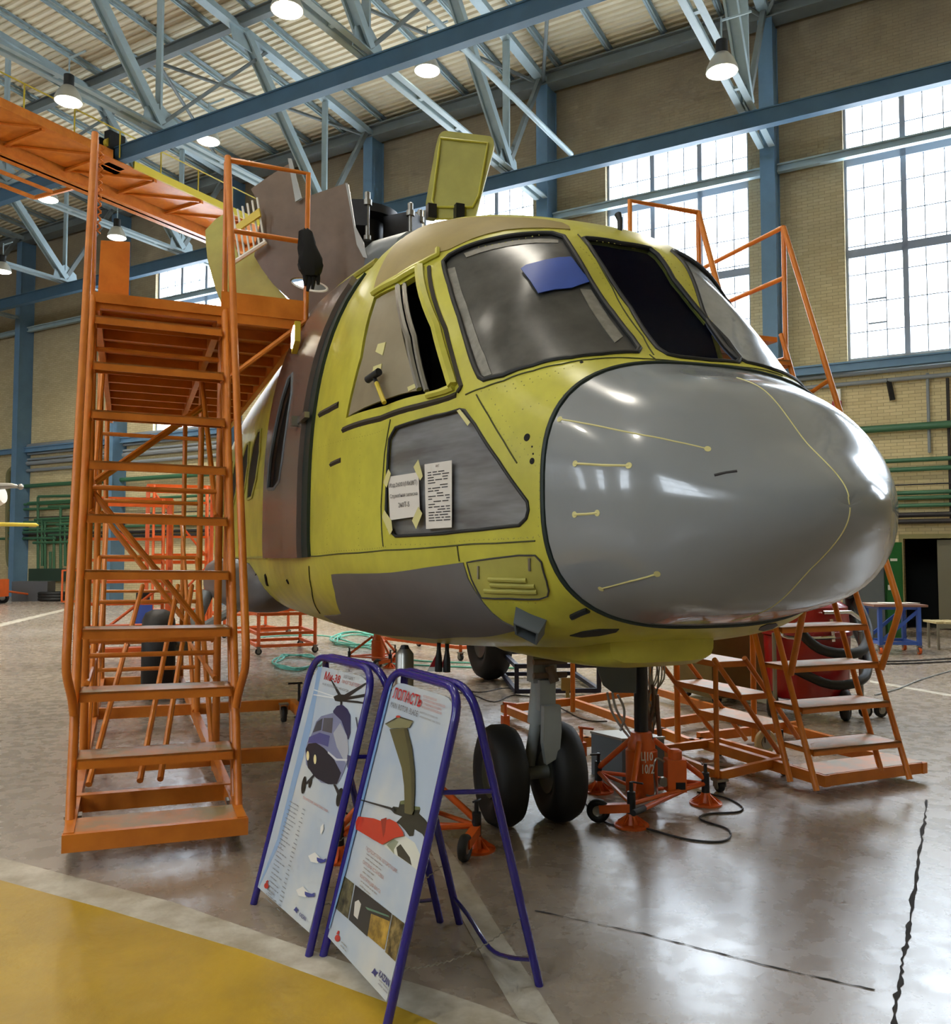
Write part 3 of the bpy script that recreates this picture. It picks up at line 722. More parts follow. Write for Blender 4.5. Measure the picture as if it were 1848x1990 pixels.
RAD = bpy.data.objects.new('radome', me); COL.objects.link(RAD); RAD.parent = HELI; RAD.matrix_world = Matrix.Translation(Vector(tuple(G0))); RAD['label'] = 'smooth grey radome'
mb = MB(); mb.tube(list(S(np.full(120, KJ), np.linspace(0, 2 * math.pi, 120, endpoint=False))[0]), .012, 8, True); mb.build('radome_seal', M['dark_green'], HELI, True)
mb = MB(); skin_line(mb, [(2.05, P2), (2.2, P2), (2.35, P2), (2.45, P2), (2.52, P2), (2.57, P2), (2.605, P2), (2.62, P2), (2.628, P2), (2.6299, P2)], .0025, off=.002); skin_line(mb, [(2.6299, -P2), (2.628, -P2), (2.62, -P2), (2.605, -P2), (2.57, -P2), (2.5, -P2), (2.4, -P2), (2.25, -P2), (2.0, -P2)], .0025, off=.002)
mb.build('centre_seam', M['masking'], RAD, True)
for (pts, w) in (([(1088, 815), (1130, 822), (1190, 834), (1250, 846), (1310, 858), (1375, 873)], .004), ([(1118, 901), (1170, 904), (1222, 905)], .005), ([(1117, 1000), (1140, 999), (1161, 997)], .005), ([(1168, 1144), (1225, 1129), (1277, 1115)], .004)):
    mb = MB(); h = hits(pts); skin_line(mb, h, w, off=.0); 
    for e in (h[0], h[-1]): mb.lathe(skin_pt(e, -.003), S(e[0], e[1])[1][0], [(0, .013), (.006, .012)], 10)
    mb.build('masking_strip', M['masking'], RAD, True)
mb = MB(); skin_line(mb, hits([(1388, 924), (1410, 919), (1432, 916)]), .006, off=0); mb.build('scuff_mark', M['ink'], RAD, True)
mb = MB(); skin_line(mb, hits([(1111, 1198), (1125, 1191), (1143, 1184)]), .014, off=.004); mb.build('radome_strap', M['black_rubber'], HELI, True)
# glazing
M['film'] = mat('scratched_film', (80, 79, 76), .3, noise=.35, scale=7, col2=(58, 58, 56))
M['clear'] = glass_mat('cockpit_glass', (214, 220, 236), .1, .05, (26, 28, 54))
M['chin_film'] = mat('chin_film', (150, 152, 156), .1, noise=.2, scale=2.2, col2=(104, 102, 102), coat=1.0, stretch=(.5, .5, 3.2))  # stretched noise paints reflected streaks into the film colour
M['paper_film'] = mat('brown_masking_film', (150, 138, 112), .35, noise=.12, scale=6)
M['gasket'] = M['black_rubber']
def pane(name, poly, m, label, gas=.012, off=-.012):
    o = patch(name, poly, m, HELI, (), off, .008, .06); o['label'] = label
    mb = MB(); skin_line(mb, poly, gas, True, .0, 8); mb.build('gasket', M['gasket'], o, True); return o
ws = pane('windscreen', WSS, M['film'], 'scratched film-covered windscreen pane with a blue patch')
o = patch('blue_tape', hits([(1012, 522), (1022, 515), (1060, 505), (1110, 499), (1130, 526), (1147, 547), (1110, 560), (1046, 570), (1030, 545)]), mat('blue_tape', (52, 84, 170), .45, noise=.1), ws, (), .002, .004, .06)
M['residue'] = mat('glue_residue', (140, 136, 126), .5, noise=.3, scale=22)
for pl in ([(868, 520), (882, 516), (905, 590), (940, 690), (953, 725), (935, 731), (915, 680), (890, 600)], [(1128, 558), (1150, 560), (1185, 615), (1212, 650), (1196, 662), (1165, 620)], [(900, 489), (960, 471), (1050, 460), (1085, 462), (1085, 468), (1040, 468), (960, 480), (905, 497)]):
    patch('glue_residue', hits(pl), M['residue'], ws, (), -.009, .003, .07)
pane('windscreen', WSC, M['clear'], 'dark clear centre windscreen pane')
pane('windscreen', mirror(WSS), mat('port_film', (150, 152, 154), .18, noise=.2, scale=7, coat=.5), 'bright far-side windscreen pane')
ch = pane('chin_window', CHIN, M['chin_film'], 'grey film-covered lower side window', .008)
patch('chin_window', mirror(CHIN), M['clear'], HELI, (), -.012, .008, .07)
# sliding side window: papered pane at the rear, open gap at the front
pn = hits([(729, 580), (774, 557), (813, 757), (674, 809), (702, 694)])
sw = patch('side_window', pn, M['paper_film'], HELI, (), -.008, .012, .06); sw['label'] = 'sliding side window covered in brown film'
mb = MB(); skin_line(mb, hits([(775, 557), (795, 660), (817, 757)]), .016, off=.006); skin_line(mb, hits([(786, 553), (806, 655), (829, 760)]), .014, off=.0); mb.build('window_rail', M['steel'], sw, True)
for pl in ([(728, 683), (733, 668), (748, 664), (742, 690)], [(724, 712), (740, 706), (738, 720), (722, 726)], [(790, 752), (811, 742), (812, 750), (792, 760)]):
    patch('masking_strip', hits(pl), M['masking'], sw, (), -.004, .004, .05)
mb = MB(); fr = hits([(727, 574), (775, 548), (816, 524), (848, 640), (882, 752), (832, 768), (750, 793), (669, 818)])
skin_line(mb, hits([(727, 572), (775, 546), (816, 522)]), .018, off=.01); skin_line(mb, hits([(818, 522), (850, 638), (884, 752)]), .026, off=.012); skin_line(mb, hits([(884, 754), (832, 770)]), .016, off=.008)
mb.build('window_frame', M['primer'], HELI, True)
mb = MB(); skin_line(mb, hits([(834, 519), (866, 640), (897, 752), (890, 762)]), .012, off=.0); skin_line(mb, hits([(666, 836), (740, 813), (815, 789), (887, 767)]), .018, off=-.008); skin_line(mb, hits([(621, 806), (640, 796), (658, 786)]), .02, off=-.008); skin_line(mb, hits([(642, 903), (662, 894)]), .016, off=-.008)
mb.build('rail_slot', mat('slot_dark_brown', (44, 36, 22), .7), HELI, True)  # dark brown tubes mark the rail slots
for x, y, r in ((1024, 850, .016), (1034, 896, .013), (1036, 882, .004), (1034, 868, .004), (1130, 704, .008)):
    mb = MB(); h = hit(x, y); mb.lathe(skin_pt(h, -.01), S(*h)[1][0], [(0, r), (.0115, r)], 12); mb.build('drilled_hole', M['black'], HELI)
# roof cover, belly panel, hatch
patch('roof_cover', hits([(741, 520), (767, 478), (812, 440), (864, 430), (930, 423), (990, 424), (1060, 428), (1092, 434), (1106, 441), (1108, 447), (1050, 444), (980, 448), (920, 464), (872, 486), (850, 492), (823, 505), (775, 535), (735, 562), (726, 566)]), M['tan'], HELI, (), .005, .006, .06)['label'] = 'tan roof cover above the windscreen'
mb = MB(); skin_line(mb, hits([(730, 568), (775, 540), (825, 511), (852, 497), (852, 486)]), .014, off=.008); mb.build('rain_gutter', M['primer'], HELI, True)
BEL = hits([(645, 1116), (757, 1113), (826, 1103), (901, 1093), (911, 1125), (936, 1165), (976, 1206), (1009, 1222), (935, 1236), (846, 1240), (765, 1234), (700, 1223), (655, 1210), (630, 1196), (664, 1192), (652, 1150)])
patch('belly_panel', BEL, M['belly_grey'], HELI, (), .006, .008, .06)['label'] = 'grey lower side panel'
HAT = hits([(909, 1093), (960, 1085), (1009, 1079), (1041, 1079), (1053, 1092), (1063, 1128), (1067, 1147), (1064, 1158), (1049, 1163), (990, 1162), (937, 1161), (918, 1125)])
hp = patch('equipment_hatch', HAT, M['primer_dull'], HELI, (), .005, .007, .06); mb = MB(); skin_line(mb, HAT, .004, True, .005, 5); mb.build('hatch_seam', M['ink'], hp, True)
for a, b in (((952, 1125), (1025, 1127)), ((956, 1136), (1041, 1138)), ((944, 1147), (1045, 1149))):
    mb = MB(); skin_line(mb, hits([a, ((a[0] + b[0]) / 2, (a[1] + b[1]) / 2), b]), .011, off=.006, n=8); mb.build('louvre', M['primer_dull'], hp, True)
for x, y in ((932, 1112), (1031, 1096)):
    mb = MB(); h = hit(x, y); mb.tube([skin_pt(hit(x, y - 12), .008), skin_pt(hit(x, y + 12), .008)], .006, 6); mb.build('latch', M['steel'], hp)
# flat black patches paint the darkness of the landing lamp holes onto the skin
for pl in (LAMP, mirror(LAMP)):
    patch('lamp_hole_dark', pl, M['black_rubber'], HELI, (), .003, .008, .05)
# panel seams and rivets
SEAMS = [[(905, 767), (941, 753), (979, 740), (1036, 721), (1092, 708), (1149, 699), (1191, 696), (1250, 698), (1340, 706), (1440, 714), (1520, 731)],
         [(926, 767), (950, 808), (979, 857), (1005, 900)], [(603, 1081), (650, 1077), (700, 1074), (749, 1069), (850, 1063), (960, 1056), (1040, 1051)],
         [(759, 815), (748, 880), (741, 983), (745, 1062)], [(889, 1061), (893, 1091)], [(1123, 456), (1135, 470), (1190, 560), (1250, 655), (1270, 690)],
         [(601, 1100), (606, 1145), (622, 1192)], [(757, 1113), (772, 1150), (790, 1200), (800, 1235)], [(1262, 690), (1275, 700)]]
mb = MB()
for s in SEAMS: skin_line(mb, hits(s), .0035, off=.0015, n=5)
mb.build('panel_seam', mat('seam_sealant', (70, 70, 36), .7), HELI, True)
mb = MB()
RIV = [[(612, 1076), (749, 1063)], [(760, 1058), (1035, 1045)], [(935, 760), (1190, 692)], [(940, 790), (1010, 888)], [(985, 760), (1085, 725)], [(1000, 800), (1110, 762)], [(955, 775), (1040, 905)], [(620, 870), (745, 835)], [(700, 830), (697, 1060)], [(640, 855), (636, 1070)], [(1050, 640 + 210), (1046, 1040)], [(950, 1048), (1048, 1043)], [(940, 1170), (1040, 1172)], [(930, 480), (1100, 447)], [(1160, 468), (1285, 484)], [(1128, 480), (1258, 690)], [(1290, 500), (1445, 700)]]
for a, b in RIV:
    h = hits([a, ((a[0] + b[0]) / 2, (a[1] + b[1]) / 2), b]); n = int(np.linalg.norm(skin_pt(h[0]) - skin_pt(h[2])) / .034)
    for i in range(n + 1):
        t = i / n; ka = h[0] * (1 - t) * (1 - 2 * t) + h[1] * 4 * t * (1 - t) + h[2] * t * (2 * t - 1)
        P, N = S(*ka); x, y, d = frame_of(N[0]); c = P[0] - N[0] * .001; r = .0042
        vs = [c + (x * math.cos(u) + y * math.sin(u)) * r for u in np.arange(6) * math.pi / 3] + [c + N[0] * .0034]
        mb.add(vs, [(j, (j + 1) % 6, 6) for j in range(6)])
rv = mb.build('rivet', M['primer_dull'], HELI, True); rv['kind'] = 'stuff'
# sliding cabin door, set proud of the skin behind a dark gap
Z2 = lambda k, z: None
def a_at(k, z, side=1):
    """polar angle on the starboard side where station k reaches height z"""
    aa = np.linspace(-P2, P2, 400); P, _ = S(np.full(400, k), aa); return float(np.interp(z, P[:, 2], aa))
KF = -.45
M['window_dark'] = mat('dark_glazing', (10, 11, 13), .5, spec=.25)
WN = hits([(482, 971), (485, 920), (493, 870), (503, 838), (509, 835), (507, 880), (500, 930), (491, 966)])
db = hits([(508, 1094), (508, 1040), (508, 983), (522, 866), (550, 779), (585, 701), (617, 662), (649, 606)])
kb = float(np.median([h[0] for h in db])); KB = max(min(kb, -1.4), -2.1)
a0, a1 = a_at(KF, 1.6), a_at(KF, 3.3)
door_poly = [np.array([KF, a0 + (a1 - a0) * i / 20]) for i in range(21)] + [np.array([KF - .12, a1 + .05])] + [np.array([KB + .12, a1 + .05])] + [np.array([KB, a1 - (a1 - a0) * i / 20]) for i in range(21)]
wk0, wk1 = KF - .42, KF - .8
aw0, aw1 = a_at(-.9, 2.05), a_at(-.9, 2.95)
win = hits([(533, 951), (537, 900), (547, 840), (560, 782), (574, 738), (582, 730), (581, 770), (572, 830), (564, 890), (557, 935), (545, 951)])
dr = patch('cabin_door', door_poly, M['door_film'], HELI, [win], .05, .045, .08); dr['label'] = 'brown film-wrapped sliding cabin door'
patch('door_window', win, M['window_dark'], dr, (), .012, .008, .08)
mb = MB(); skin_line(mb, win, .014, True, .045); mb.build('window_gasket', M['slate'], dr, True)
mb = MB(); h = hit(617, 806); p = skin_pt((KF + .02, h[1]), .05); mb.bar(p - FW * .14, p + FW * .16, .03, .035); mb.box(p - FW * .13 + ST * .02, FW * .03, ST * .03, UP * .03); mb.build('door_hinge_arm', M['steel'], dr)
gap = [np.array([KF + .17, a0 + (a1 + .03 - a0) * i / 20]) for i in range(21)] + [np.array([KF - .01, a1 + .03 - (a1 + .03 - a0) * i / 20]) for i in range(21)]
patch('door_seal', gap, M['dark_green'], HELI, (), .02, .03, .08)
for dk_ in (0, -.95, -1.9, -2.85):
    w = [p + np.array([dk_, 0]) for p in WN]
    wv = patch('cabin_window', w, M['window_dark'], HELI, (), .004, .008, .09)
    mb = MB(); skin_line(mb, w, .014, True, .004); mb.build('window_gasket', M['primer_dull'], wv, True)
mb = MB(); skin_line(mb, [(KB - .05, a0 + (a1 - a0) * i / 12) for i in range(13)], .02, off=.01); skin_line(mb, [(KB - .1 - i * .5, a0) for i in range(10)], .012, off=.004); skin_line(mb, [(KF - i * .5, a1 + .12) for i in range(12)], .02, off=.012); mb.build('door_track', M['primer_dull'], HELI, True)
# slots in the lower skin behind the door
mb = MB()
for x in (517, 499):
    skin_line(mb, hits([(x, 1118), (x + 1, 1126), (x + 3, 1136)]), .02, off=-.004)
skin_line(mb, hits([(558, 1128), (561, 1133)]), .014, off=-.004); mb.build('vent_slot', M['black'], HELI)
# sponson on the starboard side
def ellipsoid_loft(mb, ks, ls, zs, hw, hh, n=20, ex=3.0):
    vs = []
    for k, l, z, a, b in zip(ks, ls, zs, hw, hh):
        for j in range(n):
            t = 2 * math.pi * j / n; c, s = math.cos(t), math.sin(t); r = (abs(c) ** ex + abs(s) ** ex) ** (-1 / ex)
            vs.append(heli(k, l + a * r * c, z + b * r * s))
    m = len(ks); fs = [(i * n + j, (i + 1) * n + j, (i + 1) * n + (j + 1) % n, i * n + (j + 1) % n) for i in range(m - 1) for j in range(n)]
    fs += [tuple(range(n)), tuple((m - 1) * n + j for j in range(n))[::-1]]
    mb.add(vs, fs); return mb
for s in (1, -1):
    mb = MB(); ellipsoid_loft(mb, [-3.0, -3.1, -3.5, -4.5, -7.0, -8.2, -8.6], [s * 1.12] * 7, [1.32] * 7, [.05, .18, .3, .38, .38, .26, .05], [.08, .16, .24, .28, .28, .2, .05]); mb.build('sponson', M['belly_grey'], HELI, True)
# belly fairing tub under the nose
mb = MB(); ks = [1.52, 1.5, 1.42, 1.2, .8, .4, .05]; zt = [1.33, 1.33, 1.33, 1.28, 1.22, 1.18, 1.12]; zb = [1.2, 1.13, 1.1, 1.085, 1.075, 1.07, 1.09]
ellipsoid_loft(mb, ks, [0] * 7, [(a + b) / 2 for a, b in zip(zt, zb)], [.2, .27, .3, .32, .34, .34, .3], [(a - b) / 2 for a, b in zip(zt, zb)], 28, 5)
mb.build('belly_fairing', M['primer'], HELI, True)
# air scoop
h = hit(1022, 1200); P, N = S(*h); P = P[0]; N = N[0]; t1 = FW - N * (FW @ N); t1 /= np.linalg.norm(t1); t2 = np.cross(N, t1)
R_ = [skin_pt(hit(*q), 0.0) for q in ((1008, 1186), (1056, 1206), (1052, 1229), (1011, 1208))]; rc = sum(R_) / 4
def ring(f, h): return [rc + (p - rc) * f + N * h for p in R_]
mb = MB(); vs = ring(1.35, -.03) + ring(1.0, .07) + ring(.82, .07) + ring(.8, .0); fs = [(i * 4 + j, i * 4 + (j + 1) % 4, (i + 1) * 4 + (j + 1) % 4, (i + 1) * 4 + j) for i in range(3) for j in range(4)] + [(12, 13, 14, 15)]
mb.add(vs, fs, 0); mb.mi[-1] = 1
mb.build('air_scoop', [M['slate'], M['interior']], HELI)
mb = MB(); p = skin_pt(hit(1205, 447)); mb.tube([p - UP * .02, p + UP * .05, p + UP * .09 - FW * .02], [.012, .016, .02], 8); mb.build('antenna', M['black_rubber'], HELI, True)
# dark cockpit furniture
mb = MB(); mb.box(heli(-.35, 0, 2.3), FW * .02, ST * .98, UP * .95); mb.box(heli(.5, 0, 1.42), FW * .85, ST * .7, UP * .02); mb.build('cockpit_bulkhead', M['interior'], HELI)
mb = MB(); mb.box(heli(1.28, 0, 2.18), FW * .12, ST * .72, UP * .14); mb.box(heli(1.2, 0, 1.8), FW * .1, ST * .2, UP * .35); mb.build('instrument_panel', M['black_rubber'], HELI)
for s in (.45, -.45):
    mb = MB(); mb.box(heli(.35, s, 1.95), FW * .22, ST * .22, UP * .06); mb.box(heli(.12, s, 2.4), FW * .05, ST * .22, UP * .42); mb.box(heli(.1, s, 2.9), FW * .05, ST * .13, UP * .1); mb.box(heli(.3, s, 1.68), FW * .12, ST * .12, UP * .22); mb.build('pilot_seat', M['seat'], HELI)
# roof hatch standing open
def plate(mb, pts, P0, n, t, r=0.0):
    Q = [on_plane(x, y, P0, n) for x, y in pts]
    if r: Q = round_poly(Q, r)
    mb.prism(Q, n, t); return mb
pn_ = FW * .9 + ST * .45; mb = MB(); plate(mb, [(856, 253), (957, 265), (961, 282), (930, 398), (924, 424), (834, 424), (826, 402), (847, 282)], heli(-.5, 0, 4), pn_, .03, .05)
ho = mb.build('roof_hatch', M['primer_dull'], HELI); ho['label'] = 'yellow hatch panel standing upright on the roof'
for pts, r in (([(856, 268), (948, 278), (930, 380), (918, 402), (846, 402), (840, 390), (852, 300)], .008),):
    mb = MB(); Q = [on_plane(x, y, heli(-.5, 0, 4) + pn_ * .012, pn_) for x, y in pts]; mb.tube(Q, r, 6, True); mb.build('stiffener', M['primer'], ho, True)
mb = MB()
for x in (838, 892): p = on_plane(x, 412, heli(-.48, 0, 4), pn_); mb.box(p, FW * .03, ST * .03, UP * .05)
mb.build('hinge', M['dark_steel'], ho)
# rotor head behind the roof
ROT = heli(-3.3, .28, 4.05)
mb = MB(); mb.lathe(ROT, UP, [(-.4, .62), (.15, .5), (.22, .34)], 28); mb.build('mast_fairing', M['slate'], HELI, True)
mb = MB(); c = ROT + UP * .62; mb.lathe(c, UP, [(-.45, .2), (-.2, .2), (-.18, .34), (-.1, .34), (-.08, .22), (.16, .22), (.18, .36), (.26, .36), (.28, .14), (.34, .12)], 20)
for i in range(6):
    a = i * math.pi / 3 + .3; d = FW * math.cos(a) + ST * math.sin(a)
    mb.box(c + d * .46 + UP * .05, d * .16, np.cross(UP, d) * .09, UP * .12)
mb.build('rotor_hub', M['dark_steel'], HELI, True)
for i in range(6):
    a = i * math.pi / 3 + .3; d = FW * math.cos(a) + ST * math.sin(a); s = np.cross(UP, d); mb = MB()
    for q in (-.09, .09):
        mb.lathe(c + d * .6 + s * q, UP, [(-.2, .035), (-.16, .035), (-.16, .02), (.12, .02), (.12, .04), (.17, .04), (.17, .026), (.24, .026), (.25, .01)], 10)
    mb.build('hub_bolt', M['steel'], HELI, True)
# engine cowl doors, opened
cn = FW * .82 + ST * .57; cn /= np.linalg.norm(cn); C1 = heli(-2.0, .8, 4.2)
def curved(name, pts, m, hole=None, bow=.35, P0=C1, n=cn, thick=.02, parent=HELI, cz=None):
    """bowed sheet: outline on a plane, pushed back along -n by a parabola about a vertical axis"""
    x, y, d = frame_of(n); Q = [np.array([(on_plane(px, py, P0, n) - P0) @ x, (on_plane(px, py, P0, n) - P0) @ y]) for px, py in pts]
    def densify(Q, st=.07):
        o = []
        for i in range(len(Q)):
            a, b = Q[i], Q[(i + 1) % len(Q)]; k = max(1, int(np.linalg.norm(b - a) / st)); o += [a + (b - a) * j / k for j in range(k)]
        return o
    Qd = densify(Q); H = None; V = [tuple(q) for q in Qd]; E = [(i, (i + 1) % len(Qd)) for i in range(len(Qd))]
    if hole:
        H = densify([np.array([(on_plane(px, py, P0, n) - P0) @ x, (on_plane(px, py, P0, n) - P0) @ y]) for px, py in hole], .04); o = len(V); V += [tuple(q) for q in H]; E += [(o + i, o + (i + 1) % len(H)) for i in range(len(H))]
    A = np.array(V); lo, hi = A.min(0), A.max(0)
    for gx in np.arange(lo[0], hi[0], .07):
        for gy in np.arange(lo[1], hi[1], .07):
            if pip((gx, gy), Qd) and not (H and pip((gx, gy), H)) and ((A - [gx, gy]) ** 2).sum(1).min() > .0009: V.append((gx, gy))
    r = delaunay_2d_cdt([Vector(v) for v in V], E, [], 0, 1e-6); vv = [(p.x, p.y) for p in r[0]]; K = []
    for t in r[2]:
        c = (sum(vv[i][0] for i in t) / 3, sum(vv[i][1] for i in t) / 3)
        if pip(c, Qd) and not (H and pip(c, H)): K.append(tuple(t))
    mx = (lo[1] + hi[1]) / 2 if cz is None else cz
    f = lambda p: P0 + x * p[0] + y * p[1] - d * bow * ((p[1] - mx) ** 2)
    n0 = len(vv); vs = [f(p) for p in vv] + [f(p) - d * thick for p in vv]; fs = []; ed = {}
    for t in K:
        fs.append(t); fs.append(tuple(i + n0 for i in t[::-1]))
        for i in range(3): ed[(t[i], t[(i + 1) % 3])] = 1
    for (a, b) in ed:
        if (b, a) not in ed: fs.append((a, a + n0, b + n0, b))
    mb = MB(); mb.add(vs, fs); return mb.build(name, m, parent, True)
ell = [(600 + 37 * math.cos(t) , 553 + 12 * math.sin(t) + 8 * math.cos(t)) for t in np.linspace(0, 2 * math.pi, 24, endpoint=False)]
COW = [(483, 364), (520, 335), (559, 308), (563, 330), (573, 391), (605, 376), (671, 352), (673, 370), (684, 424), (693, 475), (714, 503), (696, 545), (672, 585), (655, 625), (625, 655), (604, 640), (602, 610), (560, 580), (530, 552), (508, 522), (494, 498), (498, 465), (505, 430), (502, 395)]
cw = curved('cowl_door', COW, M['brown'], ell, .12); cw['label'] = 'large brown engine cowl door with an oval opening'
x_, y_, d_ = frame_of(cn)
mb = MB(); rim_ = [on_plane(px, py, C1 - cn * .03, cn) for px, py in ell]; mb.tube(rim_, .014, 8, True); mb.build('opening_rim', M['white_paint'], cw, True)
for pl in ([(559, 307), (566, 308), (586, 385), (574, 392)], [(671, 355), (677, 358), (690, 440), (706, 470), (714, 502), (706, 500), (693, 475), (684, 424)]):
    mb = MB(); plate(mb, pl, C1 + cn * .02, cn, .012); mb.build('edge_flange', M['steel'], cw)
C2 = heli(-2.35, 1.2, 4.0)
c2 = curved('cowl_door', [(394, 444), (412, 420), (429, 408), (440, 430), (452, 470), (462, 500), (500, 470), (520, 540), (565, 590), (605, 640), (540, 640), (432, 600), (418, 560), (402, 500)], M['primer_dull'], None, .25, C2); c2['label'] = 'yellow inner cowl door hanging beside the guard rail'
mb = MB(); C3 = heli(-2.2, 1.2, 4.2)
for i in range(6):
    x = 452 + i * 9.5; mb.tube([on_plane(x, 412 - i * 5.5, C3, cn), on_plane(x + 14, 502 - i * 6, C3, cn)], .009, 6)
mb.tube([on_plane(450, 513, C3, cn), on_plane(517, 470, C3, cn)], .018, 6); mb.build('intake_grille', M['white_paint'], HELI, True)
mb = MB(); plate(mb, [(458, 437), (503, 404), (506, 419), (461, 449)], C3 + cn * .03, cn, .02); mb.build('cowl_stay', M['pale_yellow'], HELI)
# engine nacelle behind the cowl
mb = MB(); ellipsoid_loft(mb, [-1.2, -1.3, -2.0, -4.5, -6.0, -6.6], [0] * 6, [3.8, 3.85, 3.9, 3.9, 3.8, 3.7], [.3, .5, .62, .62, .5, .2], [.1, .25, .38, .4, .35, .2], 24, 3); mb.build('engine_deck', M['slate'], HELI, True)
# nose gear
ax = math.radians(17); AX = np.array([math.cos(ax), math.sin(ax), 0]); AF = np.array([math.sin(ax), -math.cos(ax), 0]); WR = .297
gc = np.array([.325, 5.34, WR])
mb = MB(); top = np.array([.43, 5.30, 1.18]); mb.tube([gc + UP * .05, np.array([.37, 5.33, .62])], .036, 14); mb.tube([np.array([.37, 5.33, .6]), top], .058, 14)
mb.box(np.array([.40, 5.30, .95]), AX * .075, AF * .055, UP * .1); mb.box(np.array([.415, 5.26, .78]), AX * .05, AF * .05, UP * .09); mb.build('nose_strut', M['gear_grey'], HELI, True)
mb = MB(); q = np.array([.43, 5.2, .73]); mb.prism([q + AX * .06, q - AX * .045, q - AX * .05 - UP * .22, q - AX * .03 - UP * .34, q + AX * .05 - UP * .3, q + AX * .065 - UP * .15], -AF, .05); mb.build('torque_link', M['gear_grey'], HELI)
mb = MB()
for z in (.98, .9): mb.tube([np.array([.40, 5.2, z]) - AX * .06, np.array([.40, 5.2, z]) + AX * .15], .018, 10)
mb.tube([np.array([.44, 5.22, .95]), np.array([.47, 5.2, .86])], .03, 8); mb.build('steering_actuator', M['brown'], HELI, True)
mb = MB(); mb.tube([gc - AX * .24, gc + AX * .24], .04, 12); mb.build('axle', M['gear_grey'], HELI, True)
def wheel(c, axd, R, W, name='wheel', parent=HELI, hubm='belly_grey'):
    mb = MB(); h = W / 2
    mb.lathe(c, axd, [(-h * .55, R * .42), (-h * .9, R * .58), (-h, R * .76), (-h * .8, R * .92), (-h * .35, R), (h * .35, R), (h * .8, R * .92), (h, R * .76), (h * .9, R * .58), (h * .55, R * .42)], 36)
    w = mb.build(name, M['tyre'], parent, True)
    mb = MB(); mb.lathe(c, axd, [(-h * .62, R * .1), (-h * .6, R * .3), (-h * .75, R * .43), (-h * .4, R * .5), (h * .4, R * .5), (h * .75, R * .43), (h * .6, R * .3), (h * .62, R * .1)], 24); mb.build('hub', M[hubm], w, True); return w
M['hub_green'] = mat('hub_olive', (62, 66, 50), .5)
for s in (-.183, .183): wheel(gc + AX * s, AX, WR, .21, hubm='hub_green')
mb = MB(); plate(mb, [(1158, 1291), (1237, 1296), (1236, 1347), (1190, 1346), (1172, 1332)], np.array([.9, 5.55, 1]), np.array([0, -1, 0]), .02); mb.build('gear_door', M['slate'], HELI)
# main gear
for s in (1, -1):
    c = heli(-5.85, s * 2.05, .5); wheel(c, ST, .5, .36)
    mb = MB(); mb.tube([c + UP * .0, heli(-5.9, s * 1.75, .55), heli(-5.9, s * 1.5, 1.2)], .07, 10); mb.tube([c, heli(-4.8, s * 1.2, 1.1)], .05, 8); mb.build('main_leg', M['gear_grey'], HELI, True)
# jacking rods and tagged covers under the belly
for x, y0, y1 in ((853, 1240, 1305), (869, 1242, 1306)):
    a = on_plane(x, y0, np.array([0, 5.1, 0]), np.array([0, 1., 0])); b = on_plane(x - 1, y1, np.array([0, 5.1, 0]), np.array([0, 1., 0])); mb = MB(); mb.tube([a + UP * .04, b], .012, 8); mb.tube([a + (b - a) * .35, a + (b - a) * .6, b], [.012, .02, .022], 8); mb.build('probe', M['black_rubber'], HELI, True)
    mb = MB(); e = np.array([.022 if x < 860 else .012, 0, 0]); f0 = a + (b - a) * .4; mb.prism([f0 - e * .3, f0 + e * .3, b + e - [.03, 0, 0], b - e * 1.6 - [.03, 0, 0]], np.array([0, -1., 0]), .006); st_ = mb.build('streamer', [M['red']], HELI)
    mb = MB(); f1 = f0 + (b - f0) * .55; mb.prism([f1 - e * 1.2 - [.016, -.002, 0], f1 + e * .7 - [.016, -.002, 0], b + e * 1.05 - [.03, .002, 0], b - e * 1.7 - [.03, .002, 0]], np.array([0, -1., 0]), .009); mb.build('white_end', M['white_paint'], st_)
# papers taped on the lower side window
def text_mesh(txt, size, loc, xd, yd, m, name, parent, align='LEFT', bold=0.0, sx=1.0):
    cu_ = bpy.data.curves.new('t', 'FONT'); cu_.body = txt; cu_.size = 1.0; cu_.align_x = align; cu_.offset = bold; cu_.resolution_u = 2
    ob = bpy.data.objects.new('t', cu_); COL.objects.link(ob); bpy.context.view_layer.update()
    dg = bpy.context.evaluated_depsgraph_get(); me = bpy.data.meshes.new_from_object(ob.evaluated_get(dg)); bpy.data.objects.remove(ob)
    xd, yd = np.asarray(xd), np.asarray(yd); org = np.array(parent.matrix_world.translation); loc = np.asarray(loc)
    for v in me.vertices: v.co = Vector(tuple(loc + xd * v.co.x * size * sx + yd * v.co.y * size - org))
    me.materials.clear(); me.materials.append(m); o = bpy.data.objects.new(name, me); COL.objects.link(o); o.parent = parent; o.matrix_world = Matrix.Translation(Vector(tuple(org))); return o
